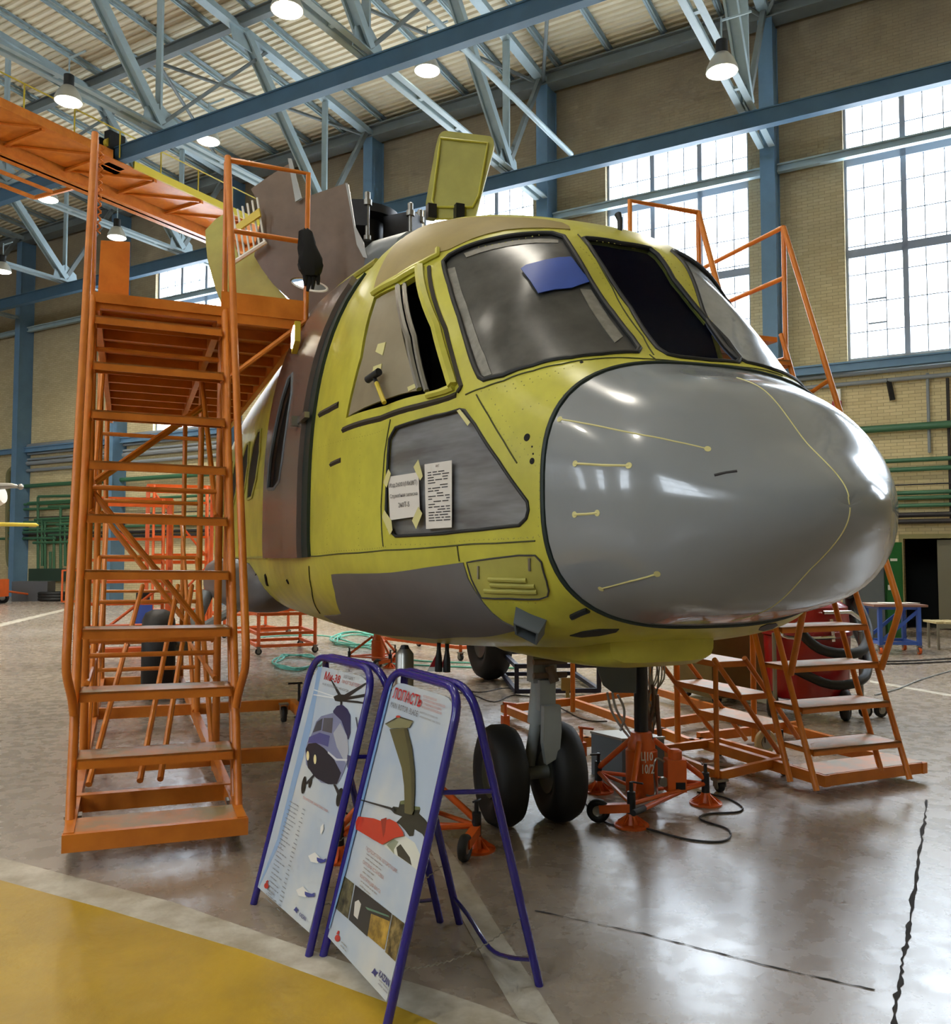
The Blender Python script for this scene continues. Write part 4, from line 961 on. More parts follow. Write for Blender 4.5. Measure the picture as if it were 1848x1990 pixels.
def sheet(corners, label, lines, tapes, form=False):
    C = [skin_pt(hit(*c), .012) for c in corners]  # tl tr br bl
    n = np.cross(C[1] - C[0], C[3] - C[0]); n /= np.linalg.norm(n)
    if n @ (C[0] - CAM) > 0: n = -n
    mb = MB(); mb.prism(C, n, .002); o = tag(mb.build('paper_sheet', M['paper']), label, 'paper', None)
    xd = (C[1] - C[0]); W_ = np.linalg.norm(xd); xd = xd / W_; yd = C[0] - C[3]; H_ = np.linalg.norm(yd); yd = yd / H_
    for (t, u, v, sz, al) in lines: text_mesh(t, sz * W_, C[3] + xd * u * W_ + yd * v * H_ + n * .0024, xd, yd, M['ink'], 'text_line', o, al)
    if form:
        mb = MB(); rr = random.Random(3)
        for i in range(19):
            v = .86 - i * .041; u = .12
            while u < .85:
                w = rr.uniform(.08, .3); w = min(w, .9 - u)
                if rr.random() < .75: p = C[3] + xd * (u + w / 2) * W_ + yd * v * H_ + n * .001; mb.box(p, xd * w / 2 * W_, yd * .0022, n * .0003)
                u += w + .05
        mb.build('form_lines', M['ink'], o)
    for tp in tapes:
        q = [skin_pt(hit(*c), .016) for c in tp]; mb = MB(); mb.prism(q, n, .001); mb.build('masking_strip', M['masking'], o)
sheet([(758, 927), (817, 918), (820, 1003), (762, 1011)], 'white notice with three printed lines taped in the lower side window', [('Изд.26001(Ми38Т)', .5, .74, .112, 'CENTER'), ('Служебная записка', .5, .5, .094, 'CENTER'), ('260Т-5', .5, .27, .125, 'CENTER')],
      [[(750, 938), (760, 912), (765, 921), (757, 948)], [(809, 908), (818, 894), (827, 926), (822, 934), (813, 918)], [(748, 1005), (752, 991), (766, 1012), (768, 1030), (763, 1040)], [(806, 1012), (818, 985), (826, 998), (814, 1028)]])
sheet([(829, 903), (882, 895), (882, 1025), (832, 1028)], 'narrow white form of small print taped right of the notice', [('АКТ', .5, .93, .07, 'CENTER')], [[(893, 800), (899, 797), (919, 822), (914, 829)]], True)
# mallet hung on the side window
p0, p1 = skin_pt(hit(735, 731), .03), skin_pt(hit(757, 785), .03); ml = thing('mallet', p1, 'black-headed mallet with a yellow handle leaning on the brown-filmed side window', 'mallet')
mb = MB(); mb.tube([p0, p0 + (p1 - p0) * .3], .011, 8, mi=0); mb.build('shaft', M['dark_steel'], ml, True); mb = MB(); mb.tube([p0 + (p1 - p0) * .3, p1], .012, 8); mb.build('handle', M['pale_yellow'], ml, True)
mb = MB(); q0_, q1_ = skin_pt(hit(726, 741), .035), skin_pt(hit(748, 726), .035); mb.tube([q0_, q1_], .02, 10); mb.build('head', M['black_rubber'], ml, True)
# work lamp clipped near the door top
h_ = hit(601, 668); p = skin_pt(h_, .1); wl = thing('work_lamp', p, 'small lit square work lamp above the cabin door, under the stair platform', 'lamp')
mb = MB(); mb.box(p, FW * .07 + UP * .03, ST * .02, UP * .07); mb.build('housing', M['pale_yellow'], wl); mb = MB(); mb.box(p + ST * .022 + FW * .01, FW * .055 + UP * .02, ST * .006, UP * .05); mb.build('lamp_face', M['lamp_on'], wl)
# ================================================================ orange access docks
def dock_axes(yaw, roll=0.0):
    a = np.array([-math.sin(yaw), math.cos(yaw), 0.0]); e = np.array([math.cos(yaw) * math.cos(roll), math.sin(yaw) * math.cos(roll), -math.sin(roll)])
    return a, e
def caster(p, axd, r, parent, m='tyre', name='caster'):
    p = np.asarray(p, float); c = np.array([p[0], p[1], r])
    mb = MB(); mb.lathe(c, axd, [(-.02, r * .5), (-.022, r * .92), (-.014, r), (.014, r), (.022, r * .92), (.02, r * .5)], 20); w = mb.build(name, M[m], parent, True)
    mb = MB(); mb.lathe(c, axd, [(-.026, r * .55), (.026, r * .55)], 14); ax_ = np.asarray(axd) / np.linalg.norm(axd)
    for s in (-1, 1): mb.bar(c + ax_ * .034 * s, c + ax_ * .034 * s + UP * r * 1.25, .006, .05, np.cross(UP, ax_))
    mb.box(c + UP * r * 1.3, ax_ * .045, np.cross(UP, ax_) * .04, UP * .008); mb.build('fork', M['steel'], w); return w
def tread_part(Q, a, e, w, depth, h, parent):
    """one step: folded plate, front lip hanging from the top"""
    mb = MB(); c = Q + a * depth / 2 + UP * (h - .006); mb.box(c, e * w / 2, a * depth / 2, UP * .006, 1)
    mb.box(Q + a * .006 + UP * h / 2, e * w / 2, a * .006, UP * h / 2, 0); mb.box(Q + a * (depth - .006) + UP * (h - .02), e * w / 2, a * .006, UP * .02, 0)
    for s in (-1, 1): mb.box(Q + a * depth / 2 + e * s * (w / 2 - .004) + UP * (h * .6), e * .004, a * depth / 2, UP * h * .4, 0)
    return mb.build('tread', [M['orange'], M['tread']], parent)
# ---- left dock
yaw, roll = .379, .013; a, e = dock_axes(yaw, roll); Q0 = np.array([-1.733, 4.817, .1]); RI, RU, W = .341, .133, .828
D = thing('access_dock', Q0 * [1, 1, 0], 'tall orange steel stair and platform standing along the visible side of the helicopter', 'access stair')
sl = lambda z: Q0 + a * (RU / RI * (z - .1)) + UP * (z - .1)     # front line of the flight at height z
for i in range(1, 10): tread_part(sl(.1 + RI * i), a, e, W, .26 if i < 6 else .2, .055, D)
ZP = 3.40; PF = 1.33; B = lambda d, lat, z: Q0 + a * d + e * lat + UP * (z - .1)
for s in (-1, 1):
    mb = MB(); o_ = e * s * (W / 2 + .024) + a * .05
    mb.tube([sl(.16) + o_, sl(ZP) + o_], .024, 10); mb.tube([sl(.16) + o_ + a * .2, sl(ZP) + o_ + a * .16], .02, 8); mb.build('stile', M['orange'], D, True)
    mb = MB(); o_ = e * s * (W / 2 + .03)
    pts = smooth_line([B(.26, s * .44, .72), B(.22, s * .45, .82), B(.16, s * .475, .96), B(.17, s * .478, 1.1)], 4) + [B(PF, s * .445, 4.53)]
    mb.tube(pts, .024, 12); mb.build('handrail', M['orange'], D, True)
    mb = MB(); mb.tube([B(PF + .03, s * .44, ZP - .1), B(PF + .03, s * .44, 4.5)], .02, 8); mb.build('rail_post', M['orange'], D, True)
# base frame
mb = MB(); F0 = Q0 - a * .17 - UP * .0; hw = .46
mb.box(F0 + UP * .045, e * hw, a * .02, UP * .045); mb.box(F0 + a * .15 + UP * .084, e * (W / 2), a * .13, UP * .006, 1)
for s in (-1, 1): mb.bar(F0 + e * s * (hw - .03) + UP * .05, F0 + e * s * (hw - .03) + a * 6.2 + UP * .05, .05, .09)
for d in (.75, 1.7, 3.9, 6.1): mb.bar(F0 + a * d - e * hw + UP * .05, F0 + a * d + e * (hw + (.95 if d in (1.7, 3.9) else 0)) + UP * .05, .06, .1)
mb.bar(F0 + a * 1.7 + e * (hw + .92) + UP * .05, F0 + a * 3.9 + e * (hw + .92) + UP * .05, .06, .1)
mb.build('base_frame', [M['orange'], M['tread']], D)
for d, lat in ((.42, -hw + .03), (.42, hw - .03), (5.6, -hw), (5.6, hw), (3.7, hw + .8)):
    p = F0 + a * d + e * lat; caster(p, e, .075, D)
for d, lat in ((1.72, hw + .98), (3.88, hw + .98), (3.9, -hw - .05)):
    p = F0 + a * d + e * lat; mb = MB(); mb.tube([[p[0], p[1], .012], [p[0], p[1], .34]], .014, 8); mb.lathe([p[0], p[1], 0], UP, [(0, .05), (.012, .05), (.02, .02)], 14); mb.tube([np.array([p[0], p[1], .34]) - e * .11, np.array([p[0], p[1], .34]) + e * .03], .01, 8); mb.build('levelling_jack', M['dark_steel'], D, True)
# tower posts, braces
posts = []
for d in (PF + .12, 3.3, 5.9):
    for lat in (-W / 2 - .02, W / 2 + .02):
        p = Q0 + a * d + e * lat; posts.append(p); mb = MB(); mb.tube([p - UP * .02, p + UP * (ZP - .1)], .027, 10); mb.build('post', M['orange'], D, True)
def brace(p, q, r=.021): mb = MB(); mb.tube([p, q], r, 8); mb.build('brace', M['orange'], D, True)
for (d, z0_, z1_) in ((PF + .15, .95, 2.05),): brace(B(d, -W / 2, z1_), B(d, W / 2, z0_ + .05))
for d in (3.3, 5.9): brace(B(d, -W / 2, 2.0), B(d, W / 2, .9)); 
for d in (PF + .12, 3.3, 5.9):
    for z in ((1.02, .92, 2.08, 3.05) if d < 2 else (.6, 1.2, 1.6, 2.1, 2.7)): brace(B(d, -W / 2, z), B(d, W / 2, z), .018)
brace(B(PF + .2, -W / 2, 2.12), B(2.9, W / 2, 2.95)); brace(B(PF + .35, -W / 2, 2.12), B(3.1, W / 2, 2.95))
for lat in (-W / 2 + .14, 0.02, .14): brace(B(.8, lat - .1, .2), B(3.1, lat + .22, 1.35), .02)
for s in (-1, 1):
    brace(B(PF + .1, s * W / 2, .2), B(3.3, s * W / 2, 1.6)); brace(B(PF + .1, s * W / 2, 1.9), B(3.3, s * W / 2, 3.4)); brace(B(3.3, s * W / 2, .2), B(5.9, s * W / 2, 2.0)); brace(B(PF, s * W / 2, .75), B(5.9, s * W / 2, .75), .018)
# platform reaching over to the fuselage
L0, L1 = -W / 2 - .03, 1.045
mb = MB(); c = B(PF + 2.7, (L0 + L1) / 2, ZP); mb.box(c, e * (L1 - L0) / 2, a * 2.7, UP * .012); mb.build('platform', M['orange'], D)
mb = MB()
for d in np.arange(PF + .03, PF + 5.4, .45): mb.bar(B(d, L0, ZP - .05), B(d, L1, ZP - .05), .05, .08)
for lat in (L0 + .03, W / 2, L1 - .03): mb.bar(B(PF, lat, ZP - .06), B(PF + 5.4, lat, ZP - .06), .05, .1)
mb.build('platform_joist', M['orange'], D)
mb = MB(); mb.box(B(PF - .01, 0, ZP - .02), e * (W / 2 + .03), a * .01, UP * .035); mb.build('nosing', M['orange'], D)
mb = MB(); mb.box(B(PF, (W / 2 + L1) / 2, ZP + .055), e * (L1 - W / 2) / 2, a * .006, UP * .075); mb.build('toe_board', M['orange'], D)
mb = MB(); mb.tube([B(PF, W / 2 + .06, ZP - .5), B(PF, L1 - .02, ZP - .02)], .02, 8); mb.tube([B(PF, W / 2 + .06, ZP - 1.9), B(PF, W / 2 + .06, ZP)], .02, 8); mb.build('bracket', M['orange'], D, True)
mb = MB(); mb.tube([B(PF, .445, 4.51), B(PF, L1 - .01, 4.51), B(PF, L1 - .02, ZP - .02)], .021, 10); mb.build('guard_rail', M['orange'], D, True)
mb = MB(); mb.tube([B(PF - .02, .45, 3.98), B(PF, L1 - .02, 3.98)], .019, 10); mb.build('mid_rail', M['orange'], D, True)
mb = MB(); q = [on_plane(x, y, B(2.1, -W / 2, ZP), a) for x, y in ((196, 467), (253, 470), (250, 579), (190, 574))]; mb.prism(q, -a, .02); mb.build('kick_panel', M['orange'], D)
mb = MB()
for k in range(24):
    t = k / 23; p = B(1.3, -.4, 4.4) * (1 - t) + B(1.1, -.4, 3.75) * t; mb.tube([p + e * .011 * (1 if k % 2 else -1), p + UP * .018 - e * .011 * (1 if k % 2 else -1), p + UP * .026], .006, 5)
mb.build('chain', M['orange'], D, True)
# black cloth hung on the guard rail corner
pc = B(PF - .03, L1 - .02, ZP + .52); gl = thing('work_glove', pc - UP * .3, 'black cloth glove hung over the corner of the guard rail by the brown cowl', 'glove')
rg = random.Random(8); mb = MB(); n_ = 14; prof = [(.15, .02), (.13, .045), (.06, .055), (0, .062), (-.06, .075), (-.12, .082), (-.17, .07), (-.21, .05)]; vs = []
for t_, r_ in prof:
    for j in range(n_): q = 2 * math.pi * j / n_; k_ = r_ * rg.uniform(.78, 1.22); vs.append(pc + e * (math.cos(q) * k_ * 1.1 - t_ * .12 + .01) + a * math.sin(q) * k_ * .7 + UP * (t_ + rg.uniform(-.008, .008)))
mb.add(vs, [(i * n_ + j, (i + 1) * n_ + j, (i + 1) * n_ + (j + 1) % n_, i * n_ + (j + 1) % n_) for i in range(len(prof) - 1) for j in range(n_)] + [tuple(range(n_)), tuple((len(prof) - 1) * n_ + j for j in range(n_))[::-1]])
for dx, L_ in ((-.045, .1), (-.015, .14), (.015, .12), (.05, .08)): p_ = pc + e * (dx + .03) - UP * .18; mb.tube([p_, p_ - UP * L_ * .5 + e * .004, p_ - UP * L_ + e * rg.uniform(-.01, .01)], [.02, .018, .011], 8)
mb.build('cloth_body', M['black'], gl, True)

# ---- right dock
yaw = .374; a, e = dock_axes(yaw); Q1 = np.array([2.566, 5.74, .06]); RI2, RU2, W2 = .256, .09, .757
D2K = thing('access_dock', Q1 * [1, 1, 0], 'orange steel stair with wide steps and tall handrails rising behind the grey nose', 'access stair')
s2 = lambda z: Q1 + a * (RU2 / RI2 * (z - .06)) + UP * (z - .06)
NT = 12
for i in range(1, NT + 1): tread_part(s2(.06 + RI2 * i), a, e, W2, .3, .04, D2K)
ZP2 = .06 + RI2 * (NT + 1)
for s in (-1, 1):
    o_ = e * s * (W2 / 2 + .018)
    for off in (.03, .27):
        mb = MB(); mb.tube([s2(.11) + o_ + a * off, s2(ZP2 + .03) + o_ + a * off], .02, 10); mb.build('stile', M['orange'], D2K, True)
    o2 = o_ + e * s * .02
    mb = MB(); pts = [s2(.82) + o_, s2(1.2) + o2 - a * .27, s2(1.27) + o2 - a * .305, s2(1.36) + o2 - a * .309] + [s2(4.3) + o2 - a * .309]
    mb.tube(smooth_line(pts[:4], 4) + [pts[-1]], .022, 12); mb.build('handrail', M['orange'], D2K, True)
    top = s2(4.3) + o2 - a * .309; mb = MB(); mb.tube([top, top - UP * 1.15], .02, 10); mb.build('rail_post', M['orange'], D2K, True)
    mb = MB(); mb.tube([s2(2.95) + o2 - a * .309, s2(2.95) + o_ + a * .03 - UP * .12], .017, 8); mb.build('rail_tie', M['orange'], D2K, True)
topR = s2(4.3) + e * (W2 / 2 + .038) - a * .309; topL = s2(4.3) - e * (W2 / 2 + .038) - a * .309
for o0, o1, nm in ((0, 0, 'guard_rail'), (-.42, -.42, 'mid_rail'), (-1.12, -1.12, 'platform_edge')):
    mb = MB(); mb.tube([topR + UP * o0, topR + UP * o1 + a * 2.6], .02 if nm != 'platform_edge' else .05, 10); mb.build(nm, M['orange'], D2K, True)
mb = MB(); q = topL - e * .62; mb.tube([topL, q, q - UP * 1.0], .02, 10); mb.build('guard_rail', M['orange'], D2K, True)
mb = MB(); mb.tube([topL - UP * .5, q - UP * .5], .018, 10); mb.build('mid_rail', M['orange'], D2K, True)
mb = MB(); mb.box(s2(ZP2) + a * 1.3 - e * .3, e * (W2 / 2 + .33), a * 1.2, UP * .02); mb.build('platform', M['orange'], D2K)
mb = MB(); mb.box(s2(ZP2) + a * .12 - e * .68 + UP * .09, e * .3, a * .006, UP * .08); mb.build('toe_board', M['orange'], D2K)
for d, lat in ((1.6, W2 / 2), (1.6, -W2 / 2), (3.4, W2 / 2), (3.4, -W2 / 2)):
    p = Q1 + a * d + e * lat; mb = MB(); mb.tube([p, p + UP * (ZP2 - .06)], .024, 10); mb.build('post', M['orange'], D2K, True)
# base frame, from its corners on the floor
zb_ = .06; bz = lambda x, y: at_z(x, y, zb_) + UP * .035
mb = MB(); C1_, C2_ = bz(1603, 1527), bz(1792, 1501)
mb.bar(C1_, C2_, .03, .075); fr_ = (C2_ - C1_) / np.linalg.norm(C2_ - C1_); bk = np.array([-fr_[1], fr_[0], 0])
mb.prism([C1_ + UP * .04, C2_ + UP * .04, C2_ + bk * .3 + UP * .04, C1_ + bk * .3 + UP * .04], UP, .006, 1)
SEG = [((1603, 1527), (1362, 1452)), ((1792, 1501), (1620, 1462)), ((1362, 1452), (1344, 1454)), ((1344, 1454), (1288, 1432)), ((1288, 1432), (1140, 1450)), ((1140, 1450), (980, 1384)), ((980, 1384), (1110, 1370)), ((1110, 1370), (1262, 1424)), ((1110, 1370), (1226, 1352)), ((1272, 1348), (1362, 1376)), ((1362, 1376), (1625, 1450)), ((1362, 1440), (1545, 1418)), ((1292, 1412), (1385, 1398))]
for p, q in SEG:
    p, q = bz(*p), bz(*q); d = (q - p) / np.linalg.norm(q - p) * .025; mb.bar(p - d, q + d, .05, .075)
mb.build('base_frame', [M['orange'], M['tread']], D2K)
for x, y in ((982, 1440), (1130, 1500), (1520, 1478)):
    p = at_z(x, y, 0); mb = MB(); mb.tube([p + UP * .01, p + UP * (.33 if x < 1400 else .24)], .014, 8); mb.lathe(p, UP, [(0, .05), (.015, .05), (.04, .018)], 14)
    if x < 1400: mb.tube([p + UP * .33 - e * .02, p + UP * .31 + e * .1], .011, 8); mb.box(p + UP * .17, e * .03, a * .03, UP * .05)
    mb.build('levelling_jack', M['orange_red'] if x < 1400 else M['dark_steel'], D2K, True)
caster(at_z(1487, 1466, 0), bk, .1, D2K, 'wood')
# ---- small low step stand beside it
S3 = thing('step_stand', at_z(1440, 1440, 0), 'low orange three-step stand under the helicopter, left of the wide-step stair', 'step stand')
tr = []
for z, p, q in ((.36, (1356, 1384), (1480, 1414)), (.61, (1312, 1328), (1440, 1356)), (.86, (1268, 1268), (1395, 1292))):
    P_, Q_ = at_z(*p, z), at_z(*q, z); tr.append((P_, Q_)); ld = (Q_ - P_) / np.linalg.norm(Q_ - P_); w_ = np.array([-ld[1], ld[0], 0]); w_ = w_ if w_[0] > 0 else -w_
    mb = MB(); c = (P_ + Q_) / 2 + w_ * .13; hl = np.linalg.norm(Q_ - P_) / 2; mb.box(c + UP * .016, ld * hl, w_ * .13, UP * .005, 1); mb.box(c - w_ * .126, ld * hl, w_ * .005, UP * .02); mb.box(c + w_ * .126, ld * hl, w_ * .005, UP * .02); mb.box(c + ld * hl, ld * .005, w_ * .13, UP * .02); mb.build('tread', [M['orange'], M['tread']], S3)
for j in (0, 1):
    A0, A2 = tr[0][j], tr[2][j]; d = (A2 - A0) / (A2[2] - A0[2])
    for off in (0, .25):
        mb = MB(); mb.tube([A0 + d * (.1 - A0[2]) + w_ * off, A0 + d * (.9 - A0[2]) + w_ * off], .019, 8); mb.build('stile', M['orange'], S3, True)
    mb = MB(); p = A2 - w_ * .02; mb.tube([p * [1, 1, 0] + UP * .1, p], .018, 8); mb.build('post', M['orange'], S3, True)
mb = MB(); b0, b1 = tr[0][0] * [1, 1, 0] + UP * .11 + w_ * .2, tr[0][1] * [1, 1, 0] + UP * .11 + w_ * .2; mb.bar(b0, b1, .04, .06); c0, c1 = tr[2][0] * [1, 1, 0] + UP * .11, tr[2][1] * [1, 1, 0] + UP * .11; mb.bar(c0, c1, .04, .06); mb.bar(b0, c0, .04, .06); mb.bar(b1, c1, .04, .06); mb.build('base_frame', M['orange'], S3)
for p in (b0, b1, c0, c1): caster(p * [1, 1, 0], w_, .035, S3)
# ================================================================ folding display signs
M['poster'] = mat('poster_sky', (212, 214, 212), .3, scale=1.7, col2=(176, 192, 212), coat=.3)
INK = {}
def ink(r, g, b):
    k = (r, g, b)
    if k not in INK: INK[k] = mat('print_%d_%d_%d' % k, k, .35, coat=.3)
    return INK[k]
def sign(FL, FR, RL, RR, zt, label):
    FL, FR, RL, RR = (np.array([*p, 0.0]) for p in (FL, FR, RL, RR))
    t = thing('folding_sign', (FL + FR + RL + RR) / 4, label, 'sign')
    TL = (FL + RL) / 2 + UP * zt; TR = (FR + RR) / 2 + UP * zt; r = .0165
    def leg_frame(A, B, TA, TB, push):
        e1 = (B - A) / np.linalg.norm(B - A); d = push
        pts = round_poly([A, TA + d, TB + d, B], [0, .13, .13, 0], 8)
        return [np.asarray(p) for p in pts], e1
    nb = np.cross(FR - FL, UP); nb /= np.linalg.norm(nb)
    if nb @ (RL - FL) > 0: nb = -nb
    pf, e1 = leg_frame(FL, FR, TL, TR, nb * .02); mb = MB(); mb.tube(pf, r, 12); mb.build('front_frame', M['navy'], t, True)
    pr, _ = leg_frame(RL, RR, TL, TR, -nb * .02); mb = MB(); mb.tube(pr, r, 12); mb.build('rear_frame', M['navy'], t, True)
    mid = lambda P, T, f: P + (T - P) * f
    for f in (.1, .16): pass
    mb = MB(); a_, b_ = mid(RL, TL, .11), mid(RR, TR, .09); mb.tube(smooth_line([a_, a_ + (b_ - a_) * .22 - UP * .03, a_ + (b_ - a_) * .5 - UP * .09, a_ + (b_ - a_) * .75 - UP * .06, b_], 4), .009, 8); mb.build('cross_bar', M['navy'], t, True)
    for A, T, R_, s in ((FL, TL, RL, .68), (FR, TR, RR, .68)):
        mb = MB(); mb.tube([mid(A, T, s), mid(R_, T, s - .02)], .009, 8); mb.build('side_stay', M['navy'], t, True)
    for A, R_ in ((FL, RL), (FR, RR)):
        mb = MB(); p, q = mid(A, TL if A is FL else TR, .17), mid(R_, TL if A is FL else TR, .24); n = 40
        for k in range(n):
            u = k / n; c = p + (q - p) * u - UP * (.05 * 4 * u * (1 - u)); d = (q - p) / n; mb.tube([c, c + d * .5 + UP * .003 * (-1) ** k, c + d], .0024, 4)
        mb.build('chain', M['steel'], t, True)
    # panel in the front frame
    up1 = (TL - FL) / np.linalg.norm(TL - FL); n = np.cross(e1, up1); n /= np.linalg.norm(n)
    if n @ (FL - CAM) > 0: n = -n
    Hh = np.linalg.norm(TL - FL); O = FL + nb * .012; Wd = np.linalg.norm(FR - FL); g = .022
    c2 = round_poly([O + e1 * g + up1 * .085, O + e1 * (Wd - g) + up1 * .085, O + e1 * (Wd - g) + up1 * (Hh - .045), O + e1 * g + up1 * (Hh - .045)], [0, 0, .11, .11], 6)
    mb = MB(); mb.prism(c2, n, .012); pan = mb.build('panel', M['poster'], t)
    return t, pan, dict(O=O, e1=e1, up=up1, n=n, W=Wd, H=Hh)
LAY = [0]
def shape(pan, fr, pts, col, name, lift=None, sub=None):
    LAY[0] += 1; z = .0006 + .00012 * (LAY[0] % 60)
    P0 = fr['O'] + fr['n'] * z
    Q = []
    for x, y in pts:   # keep the print inside the panel
        q = on_plane(x, y, P0, fr['n']) - fr['O']; a_, b_ = min(max(q @ fr['e1'], .024), fr['W'] - .024), min(max(q @ fr['up'], .088), fr['H'] - .05); Q.append(fr['O'] + fr['e1'] * a_ + fr['up'] * b_ + fr['n'] * (q @ fr['n']))
    mb = MB(); mb.prism(Q, fr['n'], .0001); return mb.build(name, col if not isinstance(col, tuple) else ink(*col), pan)
def words(pan, fr, txt, p, size, col, name='text_line', sx=1.0, bold=0.0, tilt=0.0):
    LAY[0] += 1; z = .0009 + .00012 * (LAY[0] % 60); P0 = fr['O'] + fr['n'] * z; q = on_plane(*p, P0, fr['n'])
    return text_mesh(txt, size, q, fr['e1'], fr['up'], ink(*col), name, pan, 'LEFT', bold, sx)
def ell2(cx, cy, rx, ry, rot=0.0, n=20):
    return [(cx + rx * math.cos(t) * math.cos(rot) - ry * math.sin(t) * math.sin(rot), cy + rx * math.cos(t) * math.sin(rot) + ry * math.sin(t) * math.cos(rot)) for t in np.linspace(0, 2 * math.pi, n, endpoint=False)]
def zm(ox, oy, s): return lambda L: [(ox + x / s, oy + y / s) for x, y in L]
def print_lines(pan, fr, p0, rows, w, gap, col, name, seed, h=.0035, two=False):
    """tiny unreadable print as broken thin bars"""
    rr = random.Random(seed); z = .0009 + .00012 * 40; P0 = fr['O'] + fr['n'] * z; q = on_plane(*p0, P0, fr['n']); mb = MB()
    for i in range(rows):
        u = 0.0; wl = w * rr.uniform(.55, 1.0)
        while u < wl:
            s = min(rr.uniform(.012, .04), wl - u); c = q + fr['e1'] * (u + s / 2) - fr['up'] * gap * i; mb.box(c, fr['e1'] * s / 2, fr['up'] * h / 2, fr['n'] * .0001); u += s + .006
    if two:
        m2 = MB()
        for i in range(rows): c = q + fr['e1'] * (w * 1.35) - fr['up'] * gap * i; m2.box(c, fr['e1'] * rr.uniform(.008, .02), fr['up'] * h / 2, fr['n'] * .0001)
        m2.build('figures_column', ink(*col), pan)
    return mb.build(name, ink(*col), pan)
# --- left sign
T1, P1, f1 = sign((-1.025, 4.106), (-.67, 3.582), (-.51, 4.43), (-.155, 3.91), 1.125, 'left folding sign in blue tubes with a picture of a flying blue helicopter')
z1 = zm(480, 1240, 3.015)
sh = lambda L, c, n: shape(P1, f1, z1(L), c, n)
sh([(388, 300), (420, 130), (440, 150), (372, 520), (200, 1180), (70, 1460), (70, 1440), (175, 1180)], (140, 172, 212), 'printed_band')
words(P1, f1, 'Ми-38', z1([(448, 240)])[0], .05, (178, 34, 34), 'title', 1.22, .02)
words(P1, f1, 'ВЕРТОЛЕТ', z1([(563, 232)])[0], .019, (120, 116, 122), sx=1.15); words(P1, f1, 'МНОГОЦЕЛЕВОЙ', z1([(553, 262)])[0], .021, (188, 120, 118), sx=1.15)
words(P1, f1, 'Mi-38  MULTIPURPOSE  HELICOPTER', z1([(440, 273)])[0], .015, (140, 140, 146), sx=1.15)
for L in ([(484, 246), (491, 246), (552, 345), (535, 352)], [(545, 345), (765, 253), (765, 274), (560, 368)], [(556, 352), (757, 348), (757, 368), (556, 370)], [(556, 364), (640, 373), (725, 397), (722, 405), (640, 386), (556, 376)]): sh(L, (28, 28, 32), 'rotor_blade_print')
for L in ([(385, 304), (390, 300), (520, 346), (520, 354)], [(383, 334), (386, 328), (512, 350), (510, 358)]): sh(L, (226, 230, 234), 'rotor_blade_print')
sh([(500, 345), (530, 332), (570, 335), (585, 350), (570, 372), (553, 375), (550, 400), (540, 400), (540, 376), (510, 370)], (26, 26, 30), 'rotor_hub_print')
sh([(498, 430), (520, 400), (550, 392), (582, 420), (599, 455), (600, 560), (588, 600), (572, 590), (550, 520), (505, 470)], (36, 38, 84), 'cowling_print')
sh([(430, 458), (500, 440), (545, 485), (580, 580), (590, 660), (580, 730), (560, 790), (530, 850), (490, 862), (430, 850), (380, 800), (342, 740), (337, 660), (350, 612), (375, 562), (400, 490)], (124, 130, 166), 'fuselage_print')
sh([(540, 500), (580, 580), (590, 660), (575, 740), (550, 700), (520, 640), (500, 560)], (168, 172, 186), 'fuselage_print')
sh([(405, 492), (438, 470), (430, 540), (380, 555)], (70, 72, 84), 'window_print'); sh([(445, 470), (498, 470), (492, 560), (435, 545)], (84, 84, 94), 'window_print')
sh([(360, 580), (420, 555), (480, 575), (470, 640), (420, 620), (352, 612)], (76, 78, 140), 'nose_band_print')
sh([(340, 648), (356, 618), (400, 615), (450, 650), (505, 715), (545, 795), (522, 860), (470, 860), (400, 822), (352, 760)], (24, 24, 46), 'nose_print')
sh([(470, 665), (520, 710), (582, 715), (580, 725), (515, 722), (468, 676)], (206, 210, 220), 'stripe_print')
for c in ((352, 690), (394, 712)): sh(ell2(c[0], c[1], 8, 28), (240, 226, 170), 'headlight_print')
sh([(680, 478), (689, 486), (660, 600), (620, 700), (606, 690), (640, 610)], (92, 96, 140), 'tail_boom_print'); sh([(640, 520), (650, 512), (688, 530), (684, 550), (640, 535)], (40, 40, 70), 'tail_rotor_print'); sh([(628, 468), (634, 470), (648, 540), (640, 545)], (60, 60, 80), 'tail_rotor_print')
sh([(582, 690), (612, 700), (625, 760), (600, 780), (580, 760)], (60, 62, 110), 'sponson_print'); sh([(600, 765), (640, 770), (640, 776), (600, 774)], (40, 40, 60), 'sponson_print')
sh(ell2(328, 862, 12, 52, .15), (18, 18, 20), 'wheel_print'); sh(ell2(366, 848, 8, 32, .2), (24, 24, 28), 'wheel_print'); sh(ell2(537, 938, 18, 56, .2), (18, 18, 20), 'wheel_print')
sh([(385, 800), (395, 806), (345, 860), (338, 850)], (36, 36, 44), 'leg_print'); sh([(500, 862), (512, 862), (545, 920), (528, 930)], (36, 36, 44), 'leg_print')
words(P1, f1, 'ТЕХНИЧЕСКИЕ ХАРАКТЕРИСТИКИ', z1([(325, 938)])[0], .014, (190, 110, 108), sx=1.1)
print_lines(P1, f1, z1([(250, 955)])[0], 24, .12, .0185, (132, 138, 148), 'specification_lines', 5, two=True)
